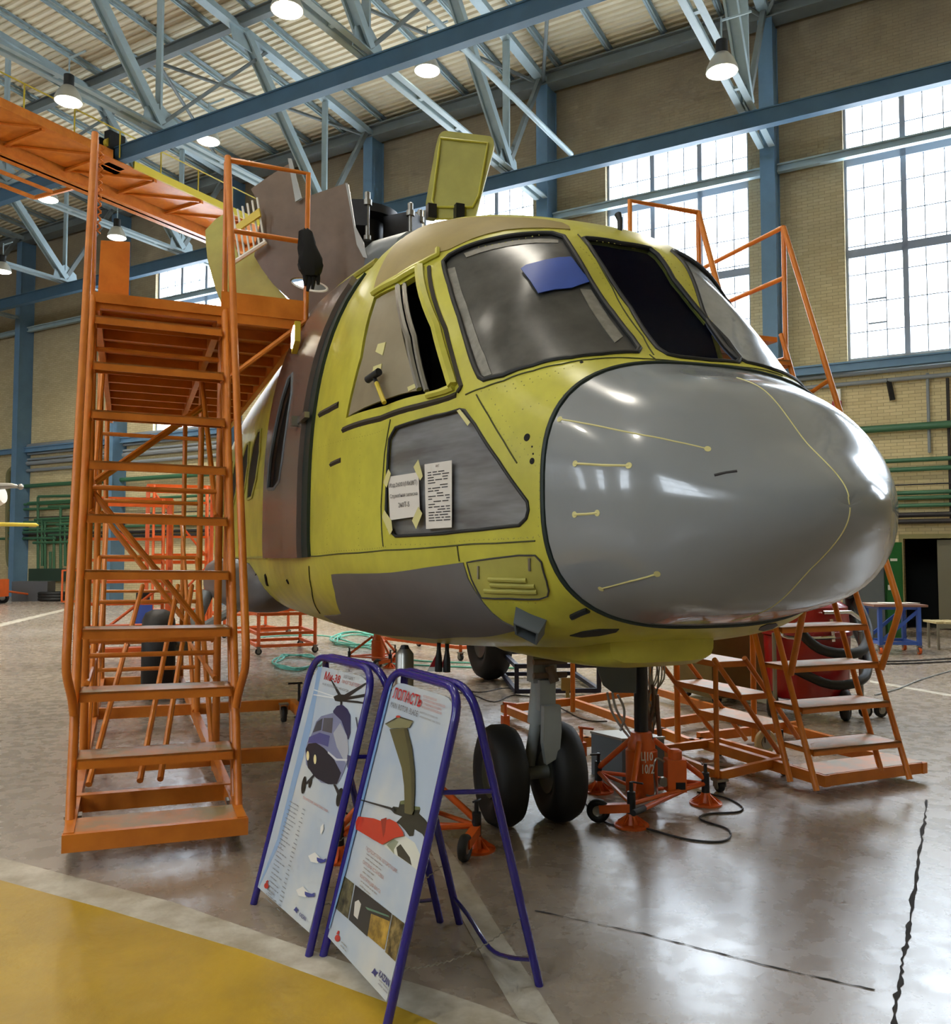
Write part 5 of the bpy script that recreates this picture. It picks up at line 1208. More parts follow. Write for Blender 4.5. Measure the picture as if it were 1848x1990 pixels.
for (x, y) in ((435, 1130), (415, 1300), (345, 1500)):
    sh([(x - 60 if y > 1200 else x - 8, y - 20), (x - 20 if y > 1200 else x + 8, y - 40), (x + 10, y - 5), (x - 5, y + 25), (x - 45 if y > 1200 else x - 10, y + 15)], (226, 226, 224), 'small_diagram')
    if y > 1200: sh([(x - 10, y - 10), (x + 30, y + 5), (x + 48, y - 2), (x + 46, y + 22), (x + 10, y + 25), (x - 8, y + 12)], (54, 66, 150), 'small_diagram')
sh(ell2(112, 1452, 13, 17), (186, 40, 32), 'red_emblem'); sh([(108, 1430), (120, 1418), (124, 1424), (116, 1438)], (186, 40, 32), 'red_emblem')
print_lines(P1, f1, z1([(128, 1472)])[0], 2, .075, .013, (150, 150, 154), 'maker_lines', 9)
words(P1, f1, 'KAZAN', z1([(304, 1626)])[0], .021, (40, 52, 126), 'logo_text', .95, .02)
sh([(278, 1590), (286, 1578), (291, 1592), (302, 1600), (292, 1606), (288, 1620), (280, 1606), (270, 1598)], (40, 52, 126), 'logo_mark')
# --- right sign
T2, P2_, f2 = sign((-.612, 3.582), (-.303, 3.033), (-.07, 3.891), (.239, 3.342), 1.125, 'right folding sign in blue tubes with a picture of a single rotor blade')
z2 = zm(450, 1240, 2.654); sg = lambda L, c, n: shape(P2_, f2, z2(L), c, n)
sg([(800, 250), (822, 205), (835, 215), (700, 760), (590, 1200), (505, 1500), (495, 1490), (570, 1180)], (128, 164, 214), 'printed_band')
words(P2_, f2, 'ЛОПАСТЬ', z2([(828, 306)])[0], .058, (186, 30, 34), 'title', .94, .02)
words(P2_, f2, 'MAIN  ROTOR  BLADE', z2([(816, 353)])[0], .031, (96, 96, 104), 'text_line', .84)
for i, tx in enumerate(('НЕСУЩЕГО ВИНТА ИЗ', 'КОМПОЗИЦИОННЫХ МАТЕРИАЛОВ', 'С УЛУЧШЕННЫМИ АЭРОДИНА-', 'МИЧЕСКИМИ КОМПОНОВКАМИ')): words(P2_, f2, tx, z2([(986 - i * 3, 304 + i * 18.5)])[0], .0125, (190, 120, 118), sx=.86)
for i, tx in enumerate(('MADE OF COMPOSITE MATERIALS WITH', 'IMPROVED AERODYNAMIC CHARACTERISTICS')): words(P2_, f2, tx, z2([(970 - i * 2, 386 + i * 22)])[0], .0098, (132, 132, 138), sx=.86)
sg([(815, 470), (905, 462), (930, 560), (944, 680), (945, 770), (940, 890), (930, 912), (892, 902), (893, 850), (890, 760), (878, 670), (850, 580)], (96, 92, 60), 'blade_print')
sg([(890, 470), (905, 462), (930, 560), (944, 680), (945, 770), (940, 890), (930, 905), (928, 800), (926, 700), (912, 580)], (72, 70, 48), 'blade_print')
sg([(790, 442), (860, 404), (937, 427), (917, 462), (820, 466)], (132, 130, 96), 'blade_tip_print'); sg([(792, 442), (862, 402), (937, 426), (935, 430), (862, 410), (800, 444)], (60, 56, 40), 'blade_tip_print'); sg(ell2(860, 405, 12, 6), (200, 60, 48), 'blade_tip_print')
sg([(658, 826), (820, 872), (840, 884), (838, 896), (818, 884), (658, 833)], (40, 42, 44), 'blade_root_print')
sg([(640, 948), (652, 920), (690, 924), (735, 930), (775, 945), (815, 932), (850, 950), (885, 1000), (888, 1020), (840, 1030), (778, 1065), (735, 1042), (640, 985)], (196, 56, 34), 'cowling_print')
sg([(770, 935), (800, 925), (792, 1000), (782, 1030)], (150, 40, 28), 'cowling_print')
sg([(778, 1066), (830, 1022), (895, 1020), (945, 1055), (975, 1120), (985, 1160), (970, 1205), (910, 1160), (850, 1120)], (214, 216, 206), 'body_print'); sg([(800, 1066), (835, 1035), (862, 1050), (838, 1090), (840, 1115)], (150, 156, 132), 'body_print'); sg([(850, 1080), (872, 1062), (920, 1130), (930, 1172), (858, 1122)], (56, 58, 50), 'window_print')
sg([(820, 884), (835, 868), (862, 872), (870, 840), (890, 838), (895, 880), (950, 868), (975, 882), (968, 905), (1000, 935), (1028, 965), (1022, 1048), (985, 1010), (945, 985), (938, 1020), (918, 1022), (895, 990), (868, 960), (850, 950), (880, 920), (840, 905)], (44, 46, 38), 'hub_print')
sg([(870, 840), (892, 836), (893, 856), (872, 858)], (110, 118, 78), 'hub_print'); sg([(938, 866), (972, 870), (975, 884), (942, 886)], (100, 108, 72), 'hub_print')
for i, (tx, c) in enumerate((('ГИДРОСИСТЕМА АВТОРОТАЦИИ', (186, 140, 136)), ('СИЛОВАЯ УСТАНОВКА', (186, 140, 136)), ('КОНСТРУКЦИЯ ВИНТА', (186, 140, 136)))): words(P2_, f2, tx, z2([(690 - i * 15, 1090 + i * 70)])[0], .018, c, sx=1.0); print_lines(P2_, f2, z2([(696 - i * 15, 1112 + i * 70)])[0], 2, .16, .016, (156, 156, 160), 'small_print', 20 + i)
M['photo_a'] = mat('printed_photo_a', (120, 116, 84), .35, scale=24, col2=(30, 28, 20), coat=.3); M['photo_b'] = mat('printed_photo_b', (196, 160, 72), .35, scale=20, col2=(120, 96, 44), coat=.3); M['photo_c'] = mat('printed_photo_c', (150, 130, 84), .35, scale=26, col2=(44, 36, 22), coat=.3)
sg([(570, 1218), (632, 1268), (600, 1448), (535, 1392)], M['photo_a'], 'printed_photo'); sg([(638, 1272), (826, 1420), (788, 1608), (604, 1452)], M['photo_b'], 'printed_photo'); sg([(830, 1424), (912, 1488), (868, 1690), (792, 1618)], M['photo_c'], 'printed_photo')
sg([(638, 1272), (826, 1420), (816, 1460), (720, 1420), (700, 1540), (604, 1452)], (34, 36, 44), 'printed_photo_part'); sg([(636, 1360), (655, 1350), (668, 1372), (650, 1450), (630, 1430)], (206, 204, 200), 'printed_photo_part'); sg([(690, 1385), (810, 1430), (815, 1440), (700, 1400)], (90, 130, 110), 'printed_photo_part')
sg(ell2(546, 1548, 14, 18), (186, 40, 32), 'red_emblem'); sg([(540, 1526), (548, 1508), (557, 1512), (552, 1530)], (186, 40, 32), 'red_emblem')
print_lines(P2_, f2, z2([(566, 1566)])[0], 2, .1, .013, (150, 150, 154), 'maker_lines', 31)
words(P2_, f2, 'KAZAN', z2([(756, 1742)])[0], .03, (40, 52, 126), 'logo_text', .9, .02)
sg([(728, 1716), (738, 1700), (744, 1716), (758, 1726), (746, 1732), (740, 1748), (732, 1732), (720, 1724)], (40, 52, 126), 'logo_mark')
print_lines(P2_, f2, z2([(760, 1762)])[0], 2, .1, .012, (150, 156, 170), 'logo_lines', 33)
# ================================================================ jacks and things on the floor
def jack(c, ang, label, group, ztop, rot_text=None, extras=True):
    c = np.array([c[0], c[1], 0.0]); t = thing('hydraulic_jack', c, label, 'jack', group)
    mb = MB(); mb.lathe(c, UP, [(.06, .09), (.08, .102), (.36, .102), (.37, .088), (.4, .088), (.43, .07), (.475, .066), (.48, .05)], 24); mb.build('cylinder', M['orange_red'], t, True)
    mb = MB(); mb.lathe(c, UP, [(.47, .045), (ztop - .2, .045)], 18); mb.build('ram', M['dark_steel'], t, True)
    mb = MB(); mb.lathe(c, UP, [(ztop - .2, .037), (ztop - .04, .037), (ztop, .02)], 18); mb.build('screw', M['dark_steel'], t, True)
    mb = MB(); mb.lathe(c + UP * (ztop - .24), UP, [(0, .05), (.03, .05)], 18); mb.build('lock_collar', M['orange_red'], t, True)
    feet = [c + np.array([math.cos(q), math.sin(q), 0]) * .43 for q in ang]
    for i, f in enumerate(feet):
        d = (f - c) / .43; mb = MB(); mb.tube([c + d * .085 + UP * .42, f + UP * .16], .019, 10); l = mb.build('leg', M['orange_red'], t, True)
        mb = MB(); mb.lathe(f, UP, [(.07, .026), (.2, .026), (.205, .02)], 12); mb.tube([f + UP * .2, f + UP * .26], .012, 8); mb.tube([f + UP * .255 - d * .02, f + UP * .255 + np.cross(UP, d) * .07], .006, 6); mb.build('foot_screw', M['dark_steel'], l, True)
        mb = MB(); mb.lathe(f, UP, [(0, .105), (.012, .105), (.016, .05), (.075, .028)], 20)
        for k in range(8):
            q = k * math.pi / 4; v = np.array([math.cos(q), math.sin(q), 0]); mb.prism([f + v * .02 + UP * .072, f + v * .1 + UP * .016, f + v * .02 + UP * .014], np.cross(v, UP), .006)
        mb.build('foot_pad', M['orange_red'], l, True)
    for i in range(3):
        p, q = feet[i] + UP * .13, feet[(i + 1) % 3] + UP * .13; mb = MB(); mb.tube([p, q], .014, 8); mb.tube([p, c + UP * .1], .012, 8); mb.build('brace', M['orange_red'], t, True)
    f = feet[0]; d = (f - c) / .43; s = np.cross(UP, d)
    for f, d in ((feet[0], (feet[0] - c) / .43),):
        s = np.cross(UP, d); w0 = f - s * .12 + UP * .0
        mb = MB(); mb.bar(f + UP * .11, f - s * .19 + UP * .085, .05, .05); mb.build('wheel_arm', M['orange_red'], t)
        wheel(np.array([*(f - s * .2)[:2], .072]), d, .07, .05, 'transport_wheel', t, 'steel')
    return t, c, feet
JC = np.array([1.07, 5.68])
J1, c, ft = jack(JC, [math.radians(q) for q in (-109, 8, 122)], 'orange tripod hydraulic jack with white 10/2 lettering under the front of the helicopter', 'hydraulic jacks', 1.16)
n = np.array([CAM[0] - c[0], CAM[1] - c[1], 0]); n /= np.linalg.norm(n); n2 = n * math.cos(.25) + np.cross(UP, n) * math.sin(.25); xd = np.cross(UP, n2)
for tx, z, sz in (('Ц10', .315, .075), ('10/2', .235, .08)): text_mesh(tx, sz, c + n2 * .104 + UP * z - xd * .032, xd, UP, M['white_paint'], 'lettering', J1, 'LEFT', .02, .62)
mb = MB(); q = ft[1] * .55 + ft[0] * .25 + c * .2; mb.box(q + UP * .22, xd * .06, n2 * .05, UP * .1); mb.lathe(q + UP * .32, UP, [(0, .045), (.05, .045), (.06, .03)], 14); mb.build('pump', M['orange_red'], J1)
mb = MB(); mb.lathe(q + UP * .18 - xd * .08, n2, [(0, .03), (.03, .03)], 14); mb.tube(smooth_line([q - xd * .07 + UP * .3, q - xd * .12 + UP * .32, q - xd * .14 + UP * .24, q - xd * .13 + UP * .1, c + n2 * .1 + UP * .1], 4), .008, 6); mb.build('pump_pipe', M['steel'], J1, True)
mb = MB(); mb.box(q + UP * .16 + n2 * .052 + xd * .02, xd * .03, n2 * .003, UP * .022); mb.build('gauge_plate', M['black'], J1)
mb = MB(); a0_, a1_ = at_z(1242, 1575, .12), at_z(1330, 1535, .12); mb.tube([a0_, a1_], .016, 10); mb.build('pump_lever', M['orange_red'], J1, True); mb = MB(); mb.tube([a0_ + (a0_ - a1_) * .12, a0_ + (a1_ - a0_) * .1], .019, 10); mb.build('lever_grip', M['black_rubber'], J1, True)
jc2 = heli(.08, .80, 0); J2, c2_, f2_ = jack(jc2[:2], [math.radians(q) for q in (-18, 102, 222)], 'orange hydraulic jack mostly hidden behind the folding signs, one foot showing beside the blue legs', 'hydraulic jacks', 1.1)
mb = MB(); mb.lathe([jc2[0], jc2[1], 0], UP, [(.5, .052), (1.05, .052), (1.08, .03)], 18); mb.build('bright_sleeve', M['steel'], J2, True)
p = at_z(735, 1292, 0); J3, _, _ = jack(p[:2], [math.radians(q) for q in (-60, 60, 180)], 'distant red-orange jack seen over the left folding sign', 'hydraulic jacks', 1.15)
# wires and hoses hanging under the nose
M['wire_grey'] = mat('wire_sleeve_grey', (176, 170, 162), .5); M['wire_brown'] = mat('hose_brown', (96, 74, 62), .5)
mb = MB(); rr = random.Random(11)
P = lambda x, y, Y=5.9: at_y(x, y, Y)
for i in range(9):
    x = 1258 + i * 4; mb.tube(smooth_line([P(x, 1285), P(x + rr.uniform(-6, 6), 1320), P(1268 + rr.uniform(-10, 8), 1350), P(1270 + rr.uniform(-9, 9), 1385), P(1266 + rr.uniform(-14, 14), 1425)], 4), .006, 5)
tag(mb.build('wire_bundle', M['wire_grey'], smooth=True), 'bundle of pale loose wires hanging from the helicopter right of the jack ram', 'wires')
mb = MB()
for pts, r in (([(1268, 1330), (1270, 1370), (1262, 1410), (1268, 1450)], .014), ([(1276, 1350), (1278, 1390), (1282, 1430)], .016), ([(1258, 1340), (1256, 1370), (1262, 1400)], .014)): mb.tube(smooth_line([P(*q) for q in pts], 4), r, 8)
tag(mb.build('hose_bundle', M['wire_brown'], smooth=True), 'brown hoses with couplings hanging beside the pale wires', 'hose')
mb = MB()
for pts in ([(1180, 1345), (1188, 1380), (1205, 1410), (1222, 1432)], [(1190, 1345), (1196, 1375), (1212, 1405), (1228, 1430)], [(1200, 1350), (1212, 1375), (1212, 1400), (1205, 1420)]): mb.tube(smooth_line([P(*q, 5.8) for q in pts], 5), .009, 6)
tag(mb.build('hose_bundle', M['wire_grey'], smooth=True), 'thin grey hoses looping from the gear door to the jack', 'hose')
# grey crate behind the jack
b0 = at_z(1212, 1522, 0); cr = thing('metal_crate', b0, 'grey metal box on the floor behind the lettered orange jack', 'crate')
xa = np.array([math.cos(.2), math.sin(.2), 0]); ya = np.array([-xa[1], xa[0], 0]); ya = ya * .8 - xa * .35; ya /= np.linalg.norm(ya)
mb = MB(); mb.box(b0 + xa * .15 + ya * .16 + UP * .15, xa * .16, ya * .16, UP * .15); mb.build('body', M['slate'], cr)
mb = MB(); mb.box(b0 + xa * .15 + ya * .16 + UP * .306, xa * .165, ya * .165, UP * .008); mb.build('lid', M['steel'], cr)
# cables on the floor
def cable(pts, r, m, label, z=.006, cat='cable'):
    mb = MB(); mb.tube(smooth_line([at_z(x, y, 0) * [1, 1, 0] + [0, 0, r + .0005] for x, y in pts], 6), r, 6); return tag(mb.build('floor_cable', M[m], smooth=True), label, cat)
cable([(1125, 1530), (1140, 1565), (1160, 1588), (1188, 1604), (1250, 1611), (1330, 1632), (1395, 1638), (1419, 1628), (1412, 1612), (1370, 1598), (1360, 1590), (1380, 1583), (1432, 1580), (1442, 1570), (1410, 1552), (1355, 1541)], .006, 'dark_pipe', 'dark cable curling across the floor right of the lettered jack')
cable([(880, 1345), (920, 1352), (960, 1365), (1000, 1352), (1060, 1362), (1130, 1398), (1180, 1403)], .006, 'dark_pipe', 'thin dark cable on the floor behind the nose wheels')
cable([(870, 1335), (930, 1346), (985, 1338), (1040, 1346), (1090, 1338), (1160, 1340)], .006, 'dark_pipe', 'dark cable running under the dark blue frame')
cable([(1690, 1287), (1760, 1286), (1850, 1281), (1900, 1279)], .012, 'dark_pipe', 'upper dark cable on the floor at the right edge, in front of the blue table')
cable([(1680, 1292), (1760, 1291), (1850, 1287), (1900, 1285)], .012, 'dark_pipe', 'lower dark cable on the floor at the right edge')
cable([(1700, 1352), (1745, 1340), (1790, 1322), (1850, 1304), (1900, 1290)], .008, 'grey_pipe', 'pale wire crossing the floor from the wide-step stair to the right edge')
rr = random.Random(4)
def coil(cx, cy, rx, ry, turns, label, r=.014):
    pts = []
    for i in range(turns * 12):
        q = i / 12 * 2 * math.pi; k = rr.uniform(.8, 1.12); pts.append((cx + rx * math.cos(q) * k + rr.uniform(-4, 4), cy + ry * math.sin(q) * k))
    P_ = [at_z(x, y, 0) * [1, 1, 0] + [0, 0, r + .012 * (i / 12)] for i, (x, y) in enumerate(pts)]
    mb = MB(); mb.tube(smooth_line(P_, 3), r, 6); tag(mb.build('air_hose', M['cyan_hose'], smooth=True), label, 'hose')
coil(578, 1290, 46, 13, 3, 'loose coil of turquoise hose on the floor left of the left sign'); coil(690, 1247, 42, 12, 5, 'tangle of turquoise hose farther back, above the left sign')
for pts, lab in (([(500, 1240), (560, 1236), (640, 1238), (720, 1262), (800, 1284), (920, 1290)], 'turquoise hose stretched across the floor behind both signs'), ([(620, 1302), (650, 1285), (720, 1290), (900, 1298), (1000, 1300)], 'turquoise hose leading from the coil to the dark blue frame')):
    mb = MB(); mb.tube(smooth_line([at_z(x, y, 0) * [1, 1, 0] + [0, 0, .014] for x, y in pts], 6), .013, 6); tag(mb.build('air_hose', M['cyan_hose'], smooth=True), lab, 'hose')
# low red-orange trestles in the middle distance
def trestle(pa, pb, depth, zs, label, m='orange_red', wheels=True, name='trestle', group=None):
    A, B_ = at_z(*pa, 0), at_z(*pb, 0); x = (B_ - A) / np.linalg.norm(B_ - A); y = np.array([-x[1], x[0], 0]); y = y if y[1] > 0 else -y
    t = thing(name, A, label, 'trestle', group); pt = [A, B_, B_ + y * depth, A + y * depth]
    for p in pt: mb = MB(); mb.bar(p + UP * .06, p + UP * zs[-1], .05, .05); mb.build('leg', M[m], t)
    for z in zs:
        mb = MB()
        for i in range(4): mb.bar(pt[i] + UP * z, pt[(i + 1) % 4] + UP * z, .05, .05)
        mb.build('rail', M[m], t)
    if wheels:
        for p in pt: caster(p, y, .055, t)
    return t, pt
trestle((502, 1273), (612, 1268), 1.1, (.14, .34, .66), 'red-orange wheeled frame on the floor behind the left sign'); trestle((742, 1262), (895, 1284), .8, (.2, .5), 'red-orange low frame between the signs and the far main wheel')
trestle((436, 1240), (560, 1232), 1.0, (.1, .45), 'dull orange frame far back between the stair and the wheeled frame')
M['navy_frame'] = mat('dark_blue_frame', (30, 36, 66), .5)
tb, pt = trestle((1004, 1352), (1164, 1350), 1.5, (.05, .34), 'dark blue low steel frame with a pale sheet on top behind the nose gear', 'navy_frame', False)
mb = MB(); mb.prism([pt[0] * .3 + pt[2] * .7 + UP * .37, pt[1] + UP * .37, pt[2] + UP * .37, pt[3] + UP * .37], UP, .01); tag(mb.build('pale_board', M['paper']), 'pale sheet lying on the dark blue frame', 'board')
p = at_y(1103, 1338, 9.6); mb = MB(); mb.box([p[0], p[1], .22], np.array([.07, 0, 0]), np.array([0, .05, 0]), UP * .07); mb.box([p[0], p[1], .075], np.array([.02, 0, 0]), np.array([0, .02, 0]), UP * .075); tag(mb.build('junction_box', M['tan']), 'small tan box on a stub beside the nose gear strut', 'box')
# red industrial vacuum
v0 = at_z(1600, 1400, 0); vc = np.array([v0[0] - .02, v0[1] + .35, 0]); V = thing('industrial_vacuum', vc, 'red drum vacuum on wheels with black hose behind the wide-step stair', 'vacuum cleaner')
mb = MB(); mb.lathe(vc, UP, [(.18, .36), (.2, .4), (.8, .42), (.82, .44), (.86, .44), (.88, .42), (1.1, .4), (1.18, .3), (1.2, .12)], 32); mb.build('drum', M['red'], V, True)
fx = np.array([.98, .2, 0]); fy = np.array([-.2, .98, 0])
mb = MB()
for s in (-1, 1): mb.bar(vc + fx * .5 * s - fy * .4 + UP * .16, vc + fx * .5 * s + fy * .4 + UP * .16, .04, .05); mb.tube([vc + fx * .48 * s - fy * .2 + UP * .16, vc + fx * .48 * s - fy * .2 + UP * .85], .022, 8)
mb.bar(vc - fx * .5 - fy * .4 + UP * .16, vc + fx * .5 - fy * .4 + UP * .16, .04, .05); mb.build('cart', M['gear_grey'], V, True)
wheel(vc + fx * .16 - fy * .4 + UP * .15, fx * .75 - fy * .66, .15, .09, 'wheel', V, 'gear_grey'); wheel(vc - fx * .45 - fy * .1 + UP * .13, fx * .75 - fy * .66, .13, .08, 'wheel', V, 'gear_grey')
for s in (.45, .62): caster(vc + fx * s - fy * .3, fy, .07, V)
mb = MB(); mb.tube(smooth_line([vc - fy * .46 - fx * .42 + UP * .95, vc - fy * .55 - fx * .2 + UP * .72, vc - fy * .56 + fx * .2 + UP * .68, vc + fx * .5 - fy * .3 + UP * .85, vc + fx * .58 + UP * 1.15, vc + fx * .45 + UP * 1.32, vc + fx * .2 + UP * 1.25], 5), .05, 10); mb.tube(smooth_line([vc - fx * .4 - fy * .4 + UP * .52, vc - fy * .56 - fx * .1 + UP * .38, vc - fy * .55 + fx * .25 + UP * .42, vc + fx * .55 - fy * .2 + UP * .6, vc + fx * .6 + fy * .1 + UP * .95, vc + fx * .5 + UP * 1.2], 5), .045, 10); mb.build('hose', M['black_rubber'], V, True)
mb = MB(); mb.tube(smooth_line([vc - fx * .5 - fy * .42 + UP * .95, vc - fx * .52 - fy * .44 + UP * .84, vc - fx * .3 - fy * .5 + UP * .82, vc + fx * .0 - fy * .48 + UP * .82], 4), .018, 8); mb.tube([vc - fx * .1 - fy * .46 + UP * 1.06, vc + fx * .2 - fy * .46 + UP * 1.06, vc + fx * .34 - fy * .44 + UP * .98], .02, 8); mb.tube([vc - fx * .02 - fy * .46 + UP * 1.0, vc - fx * .0 - fy * .46 + UP * .78], .022, 8); mb.build('handle', M['chrome'], V, True)
b = at_z(1460, 1372, 0); mb = MB(); ex = np.array([.95, .3, 0]); ey = np.array([-.3, .95, 0]); mb.box(b + ey * .5 + UP * .5, ex * .42, ey * .4, UP * .42); o = mb.build('canvas_cover', mat('canvas_olive', (112, 92, 44), .8, noise=.2, scale=4)); cb_ = thing('tool_cart', b + ey * .5, 'olive-brown covered cart standing left of the red vacuum', 'cart'); o.parent = cb_; o.matrix_parent_inverse = cb_.matrix_world.inverted()
for s, r in ((-.3, -.3), (.3, -.3), (-.3, .3), (.3, .3)): caster(b + ey * (.5 + r) + ex * s, ex, .07, cb_)
# blue table with papers, bench, lockers
q = at_z(1787, 1272, 0); T = thing('work_table', q, 'blue steel table on red castors covered with papers at the right edge', 'table'); tx, ty = np.array([.99, -.1, 0]), np.array([.1, .99, 0])
lg = [q - tx * .62, q, q + ty * .65, q - tx * .62 + ty * .65]
for p in lg: mb = MB(); mb.bar(p + UP * .12, p + UP * .78, .06, .06); l = mb.build('leg', M['blue_paint'], T); caster(p, tx, .06, T, 'orange_red')
mb = MB()
for i in range(4): mb.bar(lg[i] + UP * .18, lg[(i + 1) % 4] + UP * .18, .04, .05)
for i in range(4): mb.bar(lg[i] + UP * .76, lg[(i + 1) % 4] + UP * .76, .04, .05)
mb.bar(lg[0] + UP * .2, lg[1] + UP * .72, .04, .05); mb.bar(lg[3] + UP * .2, lg[2] + UP * .72, .04, .05); mb.build('frame', M['blue_paint'], T)
tc = (lg[0] + lg[2]) / 2; mb = MB(); mb.box(tc + UP * .8, tx * .43, ty * .42, UP * .018); mb.build('table_top', mat('table_top_brown', (140, 104, 92), .5), T)
for i, (dx, dy, w_, h_, r) in enumerate(((-.24, .0, .15, .11, .2), (.02, .1, .2, .14, -.3), (.0, -.16, .17, .1, .1), (.28, -.05, .09, .13, .4))):
    x1 = tx * math.cos(r) + ty * math.sin(r); y1 = np.cross(UP, x1); mb = MB(); mb.box(tc + tx * dx + ty * dy + UP * (.822 + .004 * i), x1 * w_, y1 * h_, UP * .003)
    tag(mb.build('paper_stack', M['paper']), ('papers at the left end of the blue table', 'large spread sheet at the middle of the blue table', 'papers at the near edge of the blue table', 'papers at the right end of the blue table')[i], 'paper')
b = at_z(1824, 1263, 0); BN = thing('slatted_bench', b, 'pale wooden slatted bench cut by the right edge of the view', 'bench')
for i in range(4): mb = MB(); mb.box(b + tx * (.0 + .16 * i) + ty * .2 + UP * .47, tx * .06, ty * .28, UP * .018); mb.build('slat', M['wood'], BN)
for dx, dy in ((0, 0), (.48, 0), (0, .4), (.48, .4)): mb = MB(); mb.bar(b + tx * dx + ty * dy, b + tx * dx + ty * dy + UP * .45, .035, .035); mb.build('leg', M['steel'], BN)
def locker(x0, x1, Y, m, label, doors=1):
    a_, b_ = at_y(x0, 1230, Y), at_y(x1, 1230, Y); a_[2] = b_[2] = 0; x = (b_ - a_); w = np.linalg.norm(x); x /= w; y = np.array([-x[1], x[0], 0]); c = (a_ + b_) / 2 + y * .25; t = thing('locker', c, label, 'cabinet')
    mb = MB(); mb.box(c + UP * .95, x * w / 2, y * .25, UP * .95); mb.build('body', M[m], t)
    mb = MB(); mb.box(c - y * .258 + UP * .97, x * (w / 2 - .025), y * .008, UP * .88); d = mb.build('door', M[m], t)
    mb = MB(); mb.box(c - y * .275 - x * (w / 2 - .07) + UP * 1.0, x * .025, y * .01, UP * .05); mb.build('handle', M['white_paint'], d)
    mb = MB(); mb.box(c - y * .268 + UP * 1.55, x * .07, y * .002, UP * .025); mb.build('label_plate', M['white_paint'], d)
locker(1722, 1757, 17.4, 'green_paint', 'green metal locker by the dark doorway right of the nose'); locker(1660, 1721, 17.3, 'slate', 'grey metal locker left of the green one')
# ---------------- far left background
def far(x, y, z=0.0): return at_z(x, y, z)
p = far(22, 1169); mb = MB(); mb.box(p + np.array([.55, .5, .36]), np.array([.6, .1, 0]), np.array([-.05, .4, 0]), UP * .36); tag(mb.build('equipment_case', mat('case_dark_grey', (72, 74, 78), .6)), 'long dark grey case on the floor at the far left wall', 'case')
t = thing('tow_trolley', far(8, 1172), 'orange trolley with a long drawbar cut by the left edge of the view', 'trolley')
p = far(-24, 1174); mb = MB(); mb.box(p + UP * .55, np.array([.5, 0, 0]), np.array([0, .4, 0]), UP * .3); mb.build('body', M['orange_red'], t); mb = MB(); mb.tube([p + np.array([.45, -.3, .5]), far(80, 1166) + UP * .15], .035, 8); mb.build('drawbar', M['orange_red'], t, True); wheel(far(5, 1172) + UP * .18, np.array([.3, -1, 0]), .2, .12, 'wheel', t, 'steel')
mb = MB(); c = far(100, 1168)
for k in range(3): mb.tube([c + np.array([.45 * math.cos(q), .3 * math.sin(q), .08 + .1 * k]) for q in np.linspace(0, 2 * math.pi, 18, endpoint=False)], .07, 8, True)
tag(mb.build('hose_coil', M['black_rubber'], smooth=True), 'black coil of hose on the floor right of the dark grey case', 'hose')
trestle((120, 1174), (150, 1174), .6, (.08, 1.15), 'thin orange stand at the far wall just left of the stair', 'orange_red', False)
# aircraft tail poking in at the left edge
AT = thing('parked_aircraft', at_y(-60, 1160, 17) * [1, 1, 0], 'white tail end and thin blade of another aircraft cut by the left edge', 'aircraft')
p0, p1 = at_y(-160, 985, 17), at_y(6, 962, 17); mb = MB(); mb.tube([p0, p0 * .2 + p1 * .8, p1], [.5, .3, .16], 16); mb.build('tail_boom', M['white_paint'], AT, True)
mb = MB(); mb.tube([at_y(-4, 945, 16.8), at_y(22, 944, 16.8), at_y(36, 946, 16.8)], [.07, .05, .03], 8); mb.sphere(at_y(40, 946, 16.8), .06, 8, 6); mb.build('rotor_hub', M['steel'], AT, True)
mb = MB(); mb.tube([at_y(-60, 1018, 16.8), at_y(70, 1020, 16.8), at_y(75, 1021, 16.8)], [.045, .035, .01], 8); mb.build('blade', M['pale_yellow'], AT, True)
mb = MB(); mb.tube([p0 - [0, 0, .2], p0 * [1, 1, 0] + [0, 0, .12]], .06, 8); mb.build('tail_leg', M['steel'], AT, True); wheel(p0 * [1, 1, 0] + [0, 0, .2], np.array([1., 0, 0]), .2, .12, 'wheel', AT, 'steel')
